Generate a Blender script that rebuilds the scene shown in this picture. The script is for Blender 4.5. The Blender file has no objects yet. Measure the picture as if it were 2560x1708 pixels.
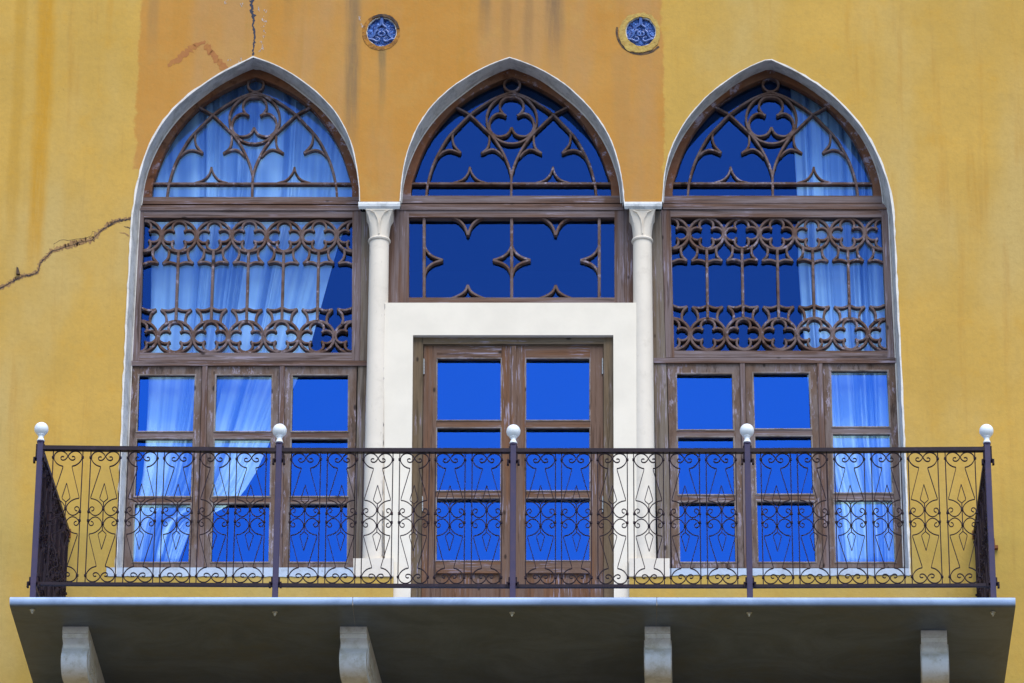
import bpy, bmesh, math, random
from mathutils import Vector, Matrix, noise
from mathutils.geometry import tessellate_polygon
random.seed(7)
S = bpy.context.scene
COL = S.collection
PI = math.pi

# ------------------------------------------------------------------ camera
CX, CY, DIST = 1280.0, 854.0, 33.4          # photo centre (2560x1708), metres to the wall
F = math.sqrt(6096*25004-120*120)            # focal length in photo pixels
Yv = Vector((120, -6096, -F)).normalized()   # world axes seen from the camera
Zv = Vector((120, 25004, -F)).normalized()
Xv = Yv.cross(Zv)
ROT = Matrix((Xv, Yv, Zv))                   # camera -> world
CAM = -DIST*(ROT @ Vector((0, 0, -1)))
ZO = 1.6 - CAM.z                             # ground is z = 0, eye height 1.6 m
CAM.z += ZO
cd = bpy.data.cameras.new('camera'); cam = bpy.data.objects.new('camera', cd); COL.objects.link(cam)
cd.sensor_width = 36; cd.lens = F*36/2560; cd.clip_start = .1; cd.clip_end = 3000
cam.matrix_world = Matrix.Translation(CAM) @ ROT.to_4x4()
S.camera = cam

# ------------------------------------------------------------------ world, sun, exposure
SUN_EL, SUN_AZ = math.radians(57), math.radians(14)   # azimuth measured right of the facade normal
w = bpy.data.worlds.new('World'); S.world = w; w.use_nodes = True
wn = w.node_tree.nodes; wl = w.node_tree.links
bg = wn['Background']; sky = wn.new('ShaderNodeTexSky'); sky.sky_type = 'NISHITA'; sky.sun_disc = False
sky.sun_elevation = SUN_EL; sky.air_density = 1.0; sky.dust_density = .6; sky.ozone_density = 1.6
wl.new(sky.outputs[0], bg.inputs[0]); bg.inputs[1].default_value = .13
sdir = Vector((math.sin(SUN_AZ)*math.cos(SUN_EL), -math.cos(SUN_AZ)*math.cos(SUN_EL), math.sin(SUN_EL)))
sky.sun_rotation = math.atan2(sdir.x, sdir.y)
ld = bpy.data.lights.new('sun', 'SUN'); ld.energy = 1.55; ld.angle = math.radians(40); ld.color = (1, .93, .82)
sun = bpy.data.objects.new('sun', ld); COL.objects.link(sun)
sun.rotation_euler = sdir.to_track_quat('Z', 'Y').to_euler(); sun.location = (8, -20, 30)
S.view_settings.view_transform = 'Standard'; S.view_settings.look = 'None'
S.view_settings.gamma = 1; S.view_settings.use_curve_mapping = False
S.view_settings.exposure = 1.0
S.render.engine = 'CYCLES'
S.cycles.max_bounces = 8; S.cycles.transparent_max_bounces = 12
S.cycles.sample_clamp_indirect = 4

# ------------------------------------------------------------------ helpers
def P(px, py, y=0.0):
    """point of the plane at depth y that a measured photo pixel shows"""
    d = ROT @ Vector((px-CX, CY-py, -F)); t = (y-CAM.y)/d.y
    return CAM + t*d
def XZ(px, py, y=0.0):
    p = P(px, py, y); return (p.x, p.z)
def base_of(o):
    b = Vector((0, 0, 0))
    while o is not None:
        b = b + Vector(o['_b']); o = o.parent
    return b
def thing(name, label, cat, loc=(0, 0, 0), group=None, kind=None):
    o = bpy.data.objects.new(name, None); COL.objects.link(o); o.empty_display_size = .1
    o.location = loc; o['_b'] = list(loc); tag(o, label, cat, group, kind)
    return o
def tag(o, label=None, cat=None, group=None, kind=None):
    if label: o['label'] = label
    if cat: o['category'] = cat; o['kind'] = 'thing'
    if group: o['group'] = group
    if kind: o['kind'] = kind
    return o
def obj(name, bm, mat, parent=None, smooth=False, loc=None, bevel=0):
    """link bm (world coordinates) as one mesh object whose origin is loc (default: the parent's)"""
    if bevel:
        bmesh.ops.bevel(bm, geom=[e for e in bm.edges if len(e.link_faces) == 2 and e.calc_face_angle(0) > .5],
                        offset=bevel, segments=1, affect='EDGES', clamp_overlap=True)
    pb = base_of(parent) if parent else Vector((0, 0, 0))
    lo = Vector(loc) if loc is not None else (pb if parent else Vector((0, 0, 0)))
    bmesh.ops.translate(bm, verts=bm.verts, vec=-lo)
    bmesh.ops.recalc_face_normals(bm, faces=bm.faces)
    me = bpy.data.meshes.new(name); bm.to_mesh(me); bm.free()
    for m_ in (mat if isinstance(mat, (list, tuple)) else [mat]): me.materials.append(m_)
    if smooth:
        for p in me.polygons: p.use_smooth = True
        try: me.set_sharp_from_angle(angle=math.radians(smooth if smooth > 1 else 35))
        except Exception: pass
    o = bpy.data.objects.new(name, me); COL.objects.link(o)
    o.location = lo-pb; o['_b'] = list(lo-pb)
    if parent: o.parent = parent
    return o
def second(bm, n0):
    bm.faces.ensure_lookup_table()
    for f_ in bm.faces[n0:]: f_.material_index = 1
def centre(pts):
    s = Vector((0, 0, 0))
    for p in pts: s += Vector(p)
    return s/len(pts)
def box(bm, x0, x1, y0, y1, z0, z1):
    v = [bm.verts.new(c) for c in ((x0,y0,z0),(x1,y0,z0),(x1,y1,z0),(x0,y1,z0),(x0,y0,z1),(x1,y0,z1),(x1,y1,z1),(x0,y1,z1))]
    for f in ((0,1,2,3),(4,5,6,7),(0,1,5,4),(1,2,6,5),(2,3,7,6),(3,0,4,7)): bm.faces.new([v[i] for i in f])
def prism(bm, pts, y0, y1):
    """pts: (x,z) outline (convex), extruded from y0 to y1"""
    a = [bm.verts.new((x, y0, z)) for x, z in pts]; b = [bm.verts.new((x, y1, z)) for x, z in pts]
    bm.faces.new(a); bm.faces.new(b[::-1]); n = len(a)
    for i in range(n): bm.faces.new([a[i], a[(i+1) % n], b[(i+1) % n], b[i]])
def board(bm, px, y0, y1):
    """px: outline in photo pixels measured on the front plane y0"""
    prism(bm, [XZ(a, b, y0) for a, b in px], y0, y1)
def tri_prism(bm, outlines, y0, y1):
    """outline with holes"""
    vs = [[Vector((x, z, 0)) for x, z in o] for o in outlines]
    tris = tessellate_polygon(vs); flat = [v for o in vs for v in o]
    a = [bm.verts.new((v.x, y0, v.y)) for v in flat]; b = [bm.verts.new((v.x, y1, v.y)) for v in flat]
    for t in tris:
        try:
            bm.faces.new([a[i] for i in t]); bm.faces.new([b[i] for i in t][::-1])
        except ValueError: pass
    k = 0
    for o in vs:
        n = len(o)
        for i in range(n): bm.faces.new([a[k+i], a[k+(i+1) % n], b[k+(i+1) % n], b[k+i]])
        k += n
def sweep(bm, path, sec, closed=False):
    """sweep section [(offset, y)] along an (x,z) path lying in the facade plane, mitred"""
    n = len(path)
    if n < 2: return
    rings = []
    for i in range(n):
        p = Vector(path[i])
        if closed: a = Vector(path[i-1]); b = Vector(path[(i+1) % n])
        else: a = Vector(path[max(i-1, 0)]); b = Vector(path[min(i+1, n-1)])
        d0 = (p-a); d1 = (b-p)
        if d0.length < 1e-9: d0 = d1
        if d1.length < 1e-9: d1 = d0
        d0 = d0.normalized(); d1 = d1.normalized()
        t = (d0+d1)
        t = t.normalized() if t.length > .05 else d1
        nrm = Vector((-t.y, t.x)); c = max(.35, abs(nrm.dot(Vector((-d1.y, d1.x)))))
        rings.append([bm.verts.new((p.x+nrm.x*o/c, y, p.y+nrm.y*o/c)) for o, y in sec])
    m = len(sec)
    for i in range(n if closed else n-1):
        r, q = rings[i], rings[(i+1) % n]
        for k in range(m):
            bm.faces.new([r[k], r[(k+1) % m], q[(k+1) % m], q[k]])
    if not closed:
        bm.faces.new(rings[0]); bm.faces.new(rings[-1][::-1])
def bar_sec(wd, y0, y1, c=.003):
    h = wd/2
    return [(-h, y1), (-h, y0+c), (-h+c, y0), (h-c, y0), (h, y0+c), (h, y1)]
def flat_sec(wd, y0, y1):
    return [(-wd/2, y1), (-wd/2, y0), (wd/2, y0), (wd/2, y1)]
def band(bm, A, B, y0, y1):
    """strip between two (x,z) polylines with the same number of points"""
    n = len(A)
    v = [[bm.verts.new((A[i][0], y0, A[i][1])), bm.verts.new((B[i][0], y0, B[i][1])),
          bm.verts.new((B[i][0], y1, B[i][1])), bm.verts.new((A[i][0], y1, A[i][1]))] for i in range(n)]
    for i in range(n-1):
        for k in range(4): bm.faces.new([v[i][k], v[i][(k+1) % 4], v[i+1][(k+1) % 4], v[i+1][k]])
    bm.faces.new(v[0]); bm.faces.new(v[-1][::-1])
def cr(pts, k=6, closed=False):
    """Catmull-Rom through points of any dimension"""
    n = len(pts); out = []
    pts = [tuple(p) for p in pts]
    for i in range(n if closed else n-1):
        if closed: p0, p1, p2, p3 = pts[i-1], pts[i], pts[(i+1) % n], pts[(i+2) % n]
        else: p0, p1, p2, p3 = pts[max(i-1, 0)], pts[i], pts[i+1], pts[min(i+2, n-1)]
        for j in range(k):
            t = j/k
            out.append(tuple(.5*(2*b+(c-a)*t+(2*a-5*b+4*c-d)*t*t+(3*b-a-3*c+d)*t**3) for a, b, c, d in zip(p0, p1, p2, p3)))
    if not closed: out.append(pts[-1])
    return out
def resample(pts, n):
    L = [0]
    for i in range(1, len(pts)): L.append(L[-1]+(Vector(pts[i])-Vector(pts[i-1])).length)
    out = []; j = 0
    for i in range(n):
        s = L[-1]*i/(n-1)
        while j < len(L)-2 and L[j+1] < s: j += 1
        t = (s-L[j])/max(1e-9, L[j+1]-L[j])
        out.append(tuple(a+(b-a)*t for a, b in zip(pts[j], pts[j+1])))
    return out
def beam(bm, a, b, wd, dp, up=Vector((0, 1, 0))):
    a = Vector(a); b = Vector(b); d = (b-a).normalized()
    s = d.cross(up).normalized(); u = s.cross(d).normalized()
    v = []
    for p in (a, b):
        for i, j in ((-1,-1),(1,-1),(1,1),(-1,1)): v.append(bm.verts.new(p+s*i*wd/2+u*j*dp/2))
    for f in ((0,1,2,3),(4,5,6,7),(0,1,5,4),(1,2,6,5),(2,3,7,6),(3,0,4,7)): bm.faces.new([v[i] for i in f])
def lathe(bm, prof, c, seg=24):
    """prof: (r, z) list, axis vertical through c"""
    rings = []
    for r, z in prof:
        if r < 1e-6: rings.append([bm.verts.new((c[0], c[1], c[2]+z))])
        else: rings.append([bm.verts.new((c[0]+r*math.cos(2*PI*i/seg), c[1]+r*math.sin(2*PI*i/seg), c[2]+z)) for i in range(seg)])
    for a, b in zip(rings[:-1], rings[1:]):
        for i in range(seg):
            j = (i+1) % seg
            if len(a) == 1: bm.faces.new([a[0], b[i], b[j]])
            elif len(b) == 1: bm.faces.new([a[i], a[j], b[0]])
            else: bm.faces.new([a[i], a[j], b[j], b[i]])
    if len(rings[0]) > 1: bm.faces.new(rings[0][::-1])
    if len(rings[-1]) > 1: bm.faces.new(rings[-1])
def ball(bm, c, r, sub=2):
    bmesh.ops.create_icosphere(bm, subdivisions=sub, radius=r, matrix=Matrix.Translation(c))
def copy_tree(o, loc, parent=None):
    c = o.copy(); COL.objects.link(c); c.location = loc; c['_b'] = list(loc)
    if parent is not None: c.parent = parent
    for ch in list(o.children):
        copy_tree(ch, ch.location.copy(), c)
    return c
BM = bmesh.new

# ------------------------------------------------------------------ materials
class Mat:
    def __init__(s, name, rough=.6, spec=.3, metal=0.0):
        s.m = bpy.data.materials.new(name); s.m.use_nodes = True
        s.t = s.m.node_tree; s.b = s.t.nodes['Principled BSDF']
        s.b.inputs['Roughness'].default_value = rough; s.b.inputs['Specular IOR Level'].default_value = spec
        s.b.inputs['Metallic'].default_value = metal
        g = s.t.nodes.new('ShaderNodeNewGeometry'); s.pos = g.outputs['Position']; s.nrm = g.outputs['Normal']
        sx = s.t.nodes.new('ShaderNodeSeparateXYZ'); s.l(s.pos, sx.inputs[0]); s.x, s.y, s.z = sx.outputs
    def l(s, a, b): s.t.links.new(a, b)
    def put(s, v, sock):
        if hasattr(v, 'is_linked') or hasattr(v, 'links'): s.l(v, sock)
        else: sock.default_value = v if not isinstance(v, tuple) or len(v) != 3 or sock.type == 'VECTOR' else (*v, 1)
    def math(s, op, a, b=0.0, c=0.0, clamp=False):
        n = s.t.nodes.new('ShaderNodeMath'); n.operation = op; n.use_clamp = clamp
        s.put(a, n.inputs[0]); s.put(b, n.inputs[1]); s.put(c, n.inputs[2]); return n.outputs[0]
    def scale(s, v):
        n = s.t.nodes.new('ShaderNodeVectorMath'); n.operation = 'MULTIPLY'; s.l(s.pos, n.inputs[0]); n.inputs[1].default_value = v
        return n.outputs[0]
    def noise(s, sc, detail=4, rough=.55, stretch=(1, 1, 1), dist=0.0):
        n = s.t.nodes.new('ShaderNodeTexNoise'); s.l(s.scale(stretch), n.inputs['Vector'])
        n.inputs['Scale'].default_value = sc; n.inputs['Detail'].default_value = detail
        n.inputs['Roughness'].default_value = rough; n.inputs['Distortion'].default_value = dist
        return n.outputs['Fac']
    def voro(s, sc, stretch=(1, 1, 1)):
        n = s.t.nodes.new('ShaderNodeTexVoronoi'); s.l(s.scale(stretch), n.inputs['Vector']); n.inputs['Scale'].default_value = sc
        return n.outputs['Distance']
    def ramp(s, v, lo, hi, a=0.0, b=1.0):
        n = s.t.nodes.new('ShaderNodeMapRange'); n.interpolation_type = 'SMOOTHSTEP'
        s.l(v, n.inputs[0]); n.inputs[1].default_value = lo; n.inputs[2].default_value = hi
        n.inputs[3].default_value = a; n.inputs[4].default_value = b; return n.outputs[0]
    def mix(s, f, a, b, mode='MIX'):
        n = s.t.nodes.new('ShaderNodeMix'); n.data_type = 'RGBA'; n.blend_type = mode
        s.put(f, n.inputs[0]); s.put(a, n.inputs[6]); s.put(b, n.inputs[7]); return n.outputs[2]
    def col(s, c): s.put(c, s.b.inputs['Base Color']); return s
    def bump(s, h, dist=.01, st=1.0):
        n = s.t.nodes.new('ShaderNodeBump'); n.inputs['Distance'].default_value = dist; n.inputs['Strength'].default_value = st
        s.l(h, n.inputs['Height']); s.l(n.outputs[0], s.b.inputs['Normal']); return s
def wx(px): return P(px, 600).x
def wz(py): return P(1280, py).z

# --- ochre limewash of the facade: two paint colours, rain streaks, blotches
A = Mat('ochre_plaster', .9, .12)
edge = A.math('MULTIPLY_ADD', A.noise(3.5, 6, .75), .16, -.08)
xe = A.math('ADD', A.x, edge)
inL = A.ramp(xe, wx(326)-.012, wx(326)+.012); inR = A.ramp(xe, wx(1661)-.010, wx(1661)+.010, 1, 0)
ze = A.math('ADD', A.z, edge); inB = A.ramp(ze, wz(423)-.01, wz(423)+.01)
rightpart = A.math('MULTIPLY', A.ramp(A.x, wx(470), wx(480)), A.ramp(A.z, wz(700), wz(690)))
inB = A.math('MAXIMUM', inB, rightpart)
orange = A.math('MULTIPLY', A.math('MULTIPLY', inL, inR), inB)
big = A.noise(1.1, 4, .6); mid = A.noise(5, 5, .6)
yel = A.mix(A.ramp(big, .35, .68), (.50, .310, .072), (.575, .352, .080))
yel = A.mix(A.ramp(mid, .5, .8, 0, .45), yel, (.56, .29, .03))
ora = A.mix(A.ramp(big, .35, .7), (.475, .222, .045), (.50, .25, .06))
khaki = A.ramp(A.noise(.7, 4, .55, (1.5, 1, .6)), .46, .66, 0, .85)
yel = A.mix(khaki, yel, (.515, .365, .135))
ora = A.mix(A.ramp(A.noise(.9, 4, .6, (2.2, 1, .5)), .45, .66, 0, .8), ora, (.44, .245, .095))
ora = A.mix(A.ramp(A.noise(2.4, 5, .65), .52, .74, 0, .5), ora, (.50, .29, .085))
c = A.mix(orange, yel, ora)
# broad vertical drip streaks
st1 = A.noise(1.0, 4, .6, (7.0, 1, .55)); st2 = A.noise(1.0, 5, .7, (26, 1, 1.3))
c = A.mix(A.ramp(st1, .54, .76, 0, .45), c, (.42, .20, .03))
drip = A.math('MULTIPLY', A.ramp(st2, .50, .78, 0, .75), A.ramp(st1, .40, .62))
def streak(x0, hw, ztop, zbot, amt, colr, c, wob=.05):
    """rain streak: soft-edged column of dirt ending at zbot"""
    xw = A.math('ADD', A.x, A.math('MULTIPLY_ADD', A.noise(1.7, 3, .6, (1, 1, .6)), wob*2, -wob))
    d = A.math('ABSOLUTE', A.math('SUBTRACT', xw, x0))
    m = A.math('MULTIPLY', A.ramp(d, hw*.25, hw, 1, 0), A.ramp(A.z, zbot, zbot+.7))
    m = A.math('MULTIPLY', m, A.ramp(A.z, ztop-.05, ztop+.05, 1, 0))
    m = A.math('MULTIPLY', m, A.ramp(A.noise(1.0, 5, .7, (30, 1, 2.2)), .22, .62, .35, amt))
    return A.mix(m, c, colr)
TOP = ZO+9
for x0, hw, zt, zb, a_, cc in ((wx(88), .085, TOP, wz(760), .8, (.50, .25, .02)), (wx(25), .06, TOP, wz(700), .5, (.44, .24, .03)),
        (wx(250), .035, TOP, wz(150), .6, (.50, .25, .03)),
        (wx(872), .075, TOP, wz(440), .95, (.25, .155, .075)), (wx(948), .035, wz(118), wz(330), .98, (.22, .15, .07)), (wx(952), .05, wz(40), wz(60), .8, (.27, .17, .08)),
        (wx(1208), .065, TOP, wz(150), 1.0, (.25, .155, .075)), (wx(1262), .05, TOP, wz(240), .5, (.30, .17, .07)),
        (wx(1320), .05, TOP, wz(260), .6, (.29, .165, .07)), (wx(1385), .085, TOP, wz(220), 1.0, (.25, .15, .075)),
        (wx(1560), .08, TOP, wz(60), .9, (.30, .20, .11)), (wx(1555), .09, wz(130), wz(500), .45, (.40, .22, .08)),
        (wx(365), .055, TOP, wz(220), .75, (.36, .20, .07)), (wx(708), .05, TOP, wz(150), .75, (.38, .2, .06))):
    c = streak(x0, hw, zt, zb, a_, cc, c)
# dark damp stains low on the far left and an overall greening near the floor line
dl = A.math('MULTIPLY', A.ramp(A.x, wx(70), wx(0), 0, 1), A.ramp(A.z, wz(1000), wz(1150), 0, 1))
dl = A.math('MULTIPLY', dl, A.ramp(A.x, wx(-150), wx(-60)))
dl = A.math('MULTIPLY', dl, A.ramp(A.noise(1.0, 5, .7, (14, 1, 2.0)), .42, .66, 0, .65))
c = A.mix(dl, c, (.14, .12, .05))
low = A.math('MULTIPLY', A.ramp(A.z, wz(980), wz(1420), 0, .5), A.ramp(A.noise(1.6, 4, .6), .3, .7, .3, 1))
c = A.mix(low, c, (.37, .29, .07))
c = A.mix(A.math('MULTIPLY', drip, .35), c, (.34, .21, .07))
c = A.mix(A.ramp(A.noise(38, 3, .6), .66, .8, 0, .25), c, (.62, .45, .2))
c = A.mix(A.ramp(A.voro(9), .018, .035, .55, 0), c, (.18, .1, .04))
c = A.mix(A.ramp(A.noise(16, 6, .75), .50, .72, 0, .30), c, (.40, .26, .075))
c = A.mix(A.ramp(A.noise(30, 5, .7), .34, .60, .14, 0), c, (.30, .20, .07))
A.col(c)
A.bump(A.math('ADD', A.math('MULTIPLY', A.noise(3.2, 4, .6), 1.0), A.math('MULTIPLY', A.noise(50, 5, .75), .16)), .012, .7)
M_WALL = A.m

def stone(name, base, dirty, dirt=(.42, .70), amt=.6, rough=.75, spots=True, grain=.5):
    a = Mat(name, rough, .2)
    c = a.mix(a.ramp(a.noise(4, 5, .6), .3, .7), base, tuple(x*.93 for x in base))
    c = a.mix(a.ramp(a.noise(9, 6, .75), dirt[0]+.15, dirt[1]+.1, 0, amt), c, dirty)
    if spots: c = a.mix(a.ramp(a.noise(1, 5, .7, (22, 22, 7)), .645, .72, 0, .75), c, tuple(x*.55 for x in dirty))
    a.col(c); a.bump(a.noise(45, 5, .7), .004, grain); return a.m
M_TRIM = stone('trim_plaster', (.70, .685, .66), (.37, .365, .35), (.26, .58), .8, .85, True, 1.2)
M_LIP = stone('lip_plaster', (.74, .71, .67), (.42, .41, .38), (.3, .6), .7, .85)
M_COLUMN = stone('column_stone', (.75, .675, .575), (.58, .515, .43), (.35, .65), .6, .75, True, .2)
M_CAP = stone('impost_stone', (.66, .68, .70), (.33, .35, .36), (.3, .58), .8)
M_SURR = stone('surround_paint', (.79, .72, .61), (.72, .65, .54), (.4, .7), .5, .7, False, .12)
M_SILL = stone('sill_marble', (.46, .54, .66), (.30, .34, .40), (.3, .6), .6, .6)
M_BRKT = stone('bracket_stone', (.68, .68, .69), (.44, .41, .34), (.28, .6), .8, .7)
# marble of the balcony slab: soft grey veins, soiled where it does not get rain
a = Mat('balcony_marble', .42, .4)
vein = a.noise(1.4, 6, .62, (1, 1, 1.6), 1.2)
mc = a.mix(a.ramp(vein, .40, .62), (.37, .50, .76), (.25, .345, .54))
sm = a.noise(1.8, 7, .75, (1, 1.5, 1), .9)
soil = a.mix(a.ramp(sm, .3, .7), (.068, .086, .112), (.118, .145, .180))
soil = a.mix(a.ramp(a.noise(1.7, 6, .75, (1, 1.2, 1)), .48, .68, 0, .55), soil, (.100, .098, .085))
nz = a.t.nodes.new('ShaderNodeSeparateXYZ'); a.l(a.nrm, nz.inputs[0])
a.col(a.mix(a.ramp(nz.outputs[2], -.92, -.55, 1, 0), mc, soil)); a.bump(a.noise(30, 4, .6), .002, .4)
M_MARBLE = a.m

def wood(name, stretch, c0, c1, worn, wamt=.75):
    a = Mat(name, .75, .15)
    g = a.noise(1, 6, .72, stretch); g2 = a.noise(1, 4, .6, tuple(x*.3 for x in stretch)); pl = a.noise(1.1, 3, .6)
    c = a.mix(a.ramp(g, .28, .68), c0, c1)
    m = a.math('MULTIPLY', a.ramp(g2, .40, .56), a.ramp(g, .36, .58, .35, wamt))
    c = a.mix(m, c, worn)
    c = a.mix(a.math('MULTIPLY', a.ramp(a.noise(1, 5, .75, tuple(x*1.3 for x in stretch)), .53, .62, 0, .9), a.ramp(a.noise(2.6, 3, .5), .44, .56)), c, (.31, .27, .34))
    c = a.mix(a.math('MULTIPLY', a.ramp(a.noise(1, 3, .7, tuple(x*.8 for x in stretch)), .52, .66, 0, .75), a.ramp(pl, .40, .55)), c, tuple(x*.45 for x in c0))
    c = a.mix(a.ramp(a.voro(5.5, tuple(1.6 if s_ > 20 else .8 for s_ in stretch)), .05, .12, .85, 0), c, (.02, .013, .011))
    a.col(c); a.bump(g, .005, .8); return a.m
BR0, BR1, WORN = (.090, .049, .036), (.150, .088, .065), (.20, .165, .175)
M_WH = wood('weathered_wood_rail', (2.2, 40, 60), BR0, BR1, WORN)
M_WV = wood('weathered_wood_post', (60, 40, 2.2), BR0, BR1, WORN, .7)
M_WSASH = wood('weathered_wood_sash', (30, 30, 8), (.100, .062, .045), (.155, .100, .074), (.185, .15, .145), .75)
M_WPALE = wood('pale_wood_strip', (60, 40, 2.5), (.12, .085, .058), (.18, .135, .095), (.20, .175, .155), .7)
M_WARCH = wood('arch_wood', (14, 20, 14), (.150, .058, .028), (.195, .080, .040), (.15, .10, .075), .35)
M_WTRAC = wood('tracery_wood', (20, 20, 20), (.090, .050, .038), (.130, .077, .062), (.18, .14, .145), .6)
M_WDOOR = wood('door_frame_wood', (44, 40, 3), (.110, .076, .045), (.160, .112, .068), (.15, .125, .10), .5)
M_WDOORH = wood('door_head_wood', (3, 40, 44), (.110, .076, .045), (.160, .112, .068), (.15, .125, .10), .5)
M_WLEAF = wood('door_leaf_wood', (50, 40, 2.6), (.115, .055, .030), (.185, .092, .050), (.14, .108, .095), .5)
M_WLEAFH = wood('door_leaf_rail_wood', (2.6, 40, 50), (.115, .055, .030), (.185, .092, .050), (.14, .108, .095), .5)

def glass(name, refl, trans, fac, rough=.0, wav=.0):
    """coated pane: each channel reflects a share and lets the rest through; only the outer skin of the pane counts"""
    m = bpy.data.materials.new(name); m.use_nodes = True; t = m.node_tree; t.nodes.clear()
    N = t.nodes.new; Lk = t.links.new
    out = N('ShaderNodeOutputMaterial'); mx = N('ShaderNodeAddShader'); tr = N('ShaderNodeBsdfTransparent'); gl = N('ShaderNodeBsdfGlossy')
    gl.inputs['Color'].default_value = (*(c_*fac for c_ in refl), 1); gl.inputs['Roughness'].default_value = rough
    g = N('ShaderNodeNewGeometry'); cg = N('ShaderNodeMix'); cg.data_type = 'RGBA'; Lk(g.outputs['Backfacing'], cg.inputs[0])
    cg.inputs[6].default_value = gl.inputs['Color'].default_value; cg.inputs[7].default_value = (0, 0, 0, 1); Lk(cg.outputs[2], gl.inputs['Color'])
    cm = N('ShaderNodeMix'); cm.data_type = 'RGBA'; Lk(g.outputs['Backfacing'], cm.inputs[0]); cm.inputs[6].default_value = (*trans, 1); cm.inputs[7].default_value = (1, 1, 1, 1)
    Lk(cm.outputs[2], tr.inputs[0])
    if wav:
        n = N('ShaderNodeTexNoise'); n.inputs['Scale'].default_value = 1.6; Lk(g.outputs['Position'], n.inputs['Vector'])
        b = N('ShaderNodeBump'); b.inputs['Distance'].default_value = wav; Lk(n.outputs['Fac'], b.inputs['Height']); Lk(b.outputs[0], gl.inputs['Normal'])
    Lk(tr.outputs[0], mx.inputs[0]); Lk(gl.outputs[0], mx.inputs[1]); Lk(mx.outputs[0], out.inputs[0])
    return m
M_GLASS_HI = glass('dark_blue_glass', (.05, .21, .82), (.64, .82, .95), .20, .02, .004)
M_GLASS_LO = glass('bright_blue_glass', (.036, .23, 1.0), (.74, .88, .80), .42, .02, .004)
a = Mat('moulded_glass', .1, .45)
rc = a.mix(a.ramp(a.noise(26, 5, .7, (1, 1, 1), 1.5), .38, .66), (.004, .022, .15), (.09, .23, .68))
a.col(rc); a.bump(a.noise(34, 4, .6, (1, 1, 1), 1.2), .02, 1.0); a.b.inputs['Metallic'].default_value = .25; M_ROUND = a.m
M_ROUNDREL = Mat('relief_glass', .14, .5, .1).col((.055, .11, .32)).m

a = Mat('curtain_cloth', .95, .05)
uvn = a.t.nodes.new('ShaderNodeUVMap'); uvm = a.t.nodes.new('ShaderNodeMapping'); uvm.inputs['Scale'].default_value = (11, .35, 1); a.l(uvn.outputs[0], uvm.inputs[0])
un = a.t.nodes.new('ShaderNodeTexNoise'); un.inputs['Scale'].default_value = 1.0; un.inputs['Detail'].default_value = 2.5; un.inputs['Roughness'].default_value = .55; a.l(uvm.outputs[0], un.inputs['Vector'])
a.col(a.mix(a.ramp(un.outputs['Fac'], .40, .62), (.80, .86, .93), (.46, .54, .70)))  # pale and dark bands: fold shading painted in, plus doubled sheer cloth
M_CURT = a.m
a = Mat('wrought_iron', .6, .15); a.col(a.mix(a.ramp(a.noise(30, 4, .7), .5, .68), (.016, .009, .016), (.040, .018, .020))); M_IRON = a.m
a = Mat('post_paint', .5, .3); a.col(a.mix(a.ramp(a.noise(12, 4, .7), .45, .7), (.036, .028, .078), (.052, .034, .078))); M_POST = a.m
a = Mat('rail_paint', .5, .2); a.col(a.mix(a.ramp(a.noise(14, 4, .7), .5, .7), (.016, .008, .015), (.028, .016, .032))); M_RAIL = a.m
a = Mat('finial_enamel', .3, .5); a.col(a.mix(a.ramp(a.noise(20, 4, .6), .55, .75, 0, .5), (.82, .87, .92), (.62, .67, .72))); M_FIN = a.m
M_STEEL = Mat('hinge_steel', .35, .5, .8).col((.45, .44, .42)).m
a = Mat('bolt_zinc', .35, .5, .0); a.col(a.mix(a.ramp(a.noise(60, 3, .6), .4, .6), (.60, .58, .50), (.38, .35, .27))); M_BOLT = a.m
M_RUST = Mat('rusty_iron', .8, .2).col((.20, .075, .025)).m
a = Mat('crack_dark', .95, .05); a.col(a.mix(a.ramp(a.noise(30, 5, .7), .4, .65), (.05, .042, .045), (.16, .10, .055))); M_CRACK = a.m  # dark brown stain tone of the plaster cracks, also on the hook
a = Mat('bared_render', .95, .05); a.col(a.mix(a.ramp(a.noise(25, 5, .7), .35, .65), (.27, .155, .075), (.36, .22, .10))); M_BARE = a.m
a = Mat('repair_smear', .95, .05); a.col(a.mix(a.ramp(a.noise(14, 5, .7), .4, .7), (.37, .155, .060), (.43, .20, .06))); M_SMEAR = a.m
M_JOINT = Mat('joint_grime', .95, .05).col((.24, .22, .20)).m
a = Mat('chipped_render', .95, .05); a.col(a.mix(a.ramp(a.noise(22, 6, .75), .4, .62), (.50, .35, .12), (.24, .16, .08))); a.bump(a.noise(60, 4, .7), .01, .8); M_RIM = a.m
a = Mat('pale_render', .95, .05); a.col(a.mix(a.ramp(a.noise(22, 6, .75), .38, .66), (.52, .37, .11), (.40, .25, .08))); a.bump(a.noise(60, 4, .7), .01, .8); M_RIM2 = a.m
a = Mat('stained_render', .95, .05); a.col(a.mix(a.ramp(a.noise(16, 6, .75), .40, .62), (.46, .21, .045), (.20, .10, .04))); a.bump(a.noise(60, 4, .7), .01, .8); M_RIM1 = a.m
a = Mat('asphalt', .9, .1); a.col(a.mix(a.noise(3, 5, .6), (.10, .10, .10), (.16, .15, .14))); M_GROUND = a.m
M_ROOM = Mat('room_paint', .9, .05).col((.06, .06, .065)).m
M_SLABTOP = M_MARBLE

# ------------------------------------------------------------------ ground
bm = BM(); box(bm, -400, 400, -500, 200, -.3, 0)
tag(obj('ground', bm, M_GROUND), kind='structure')

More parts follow.
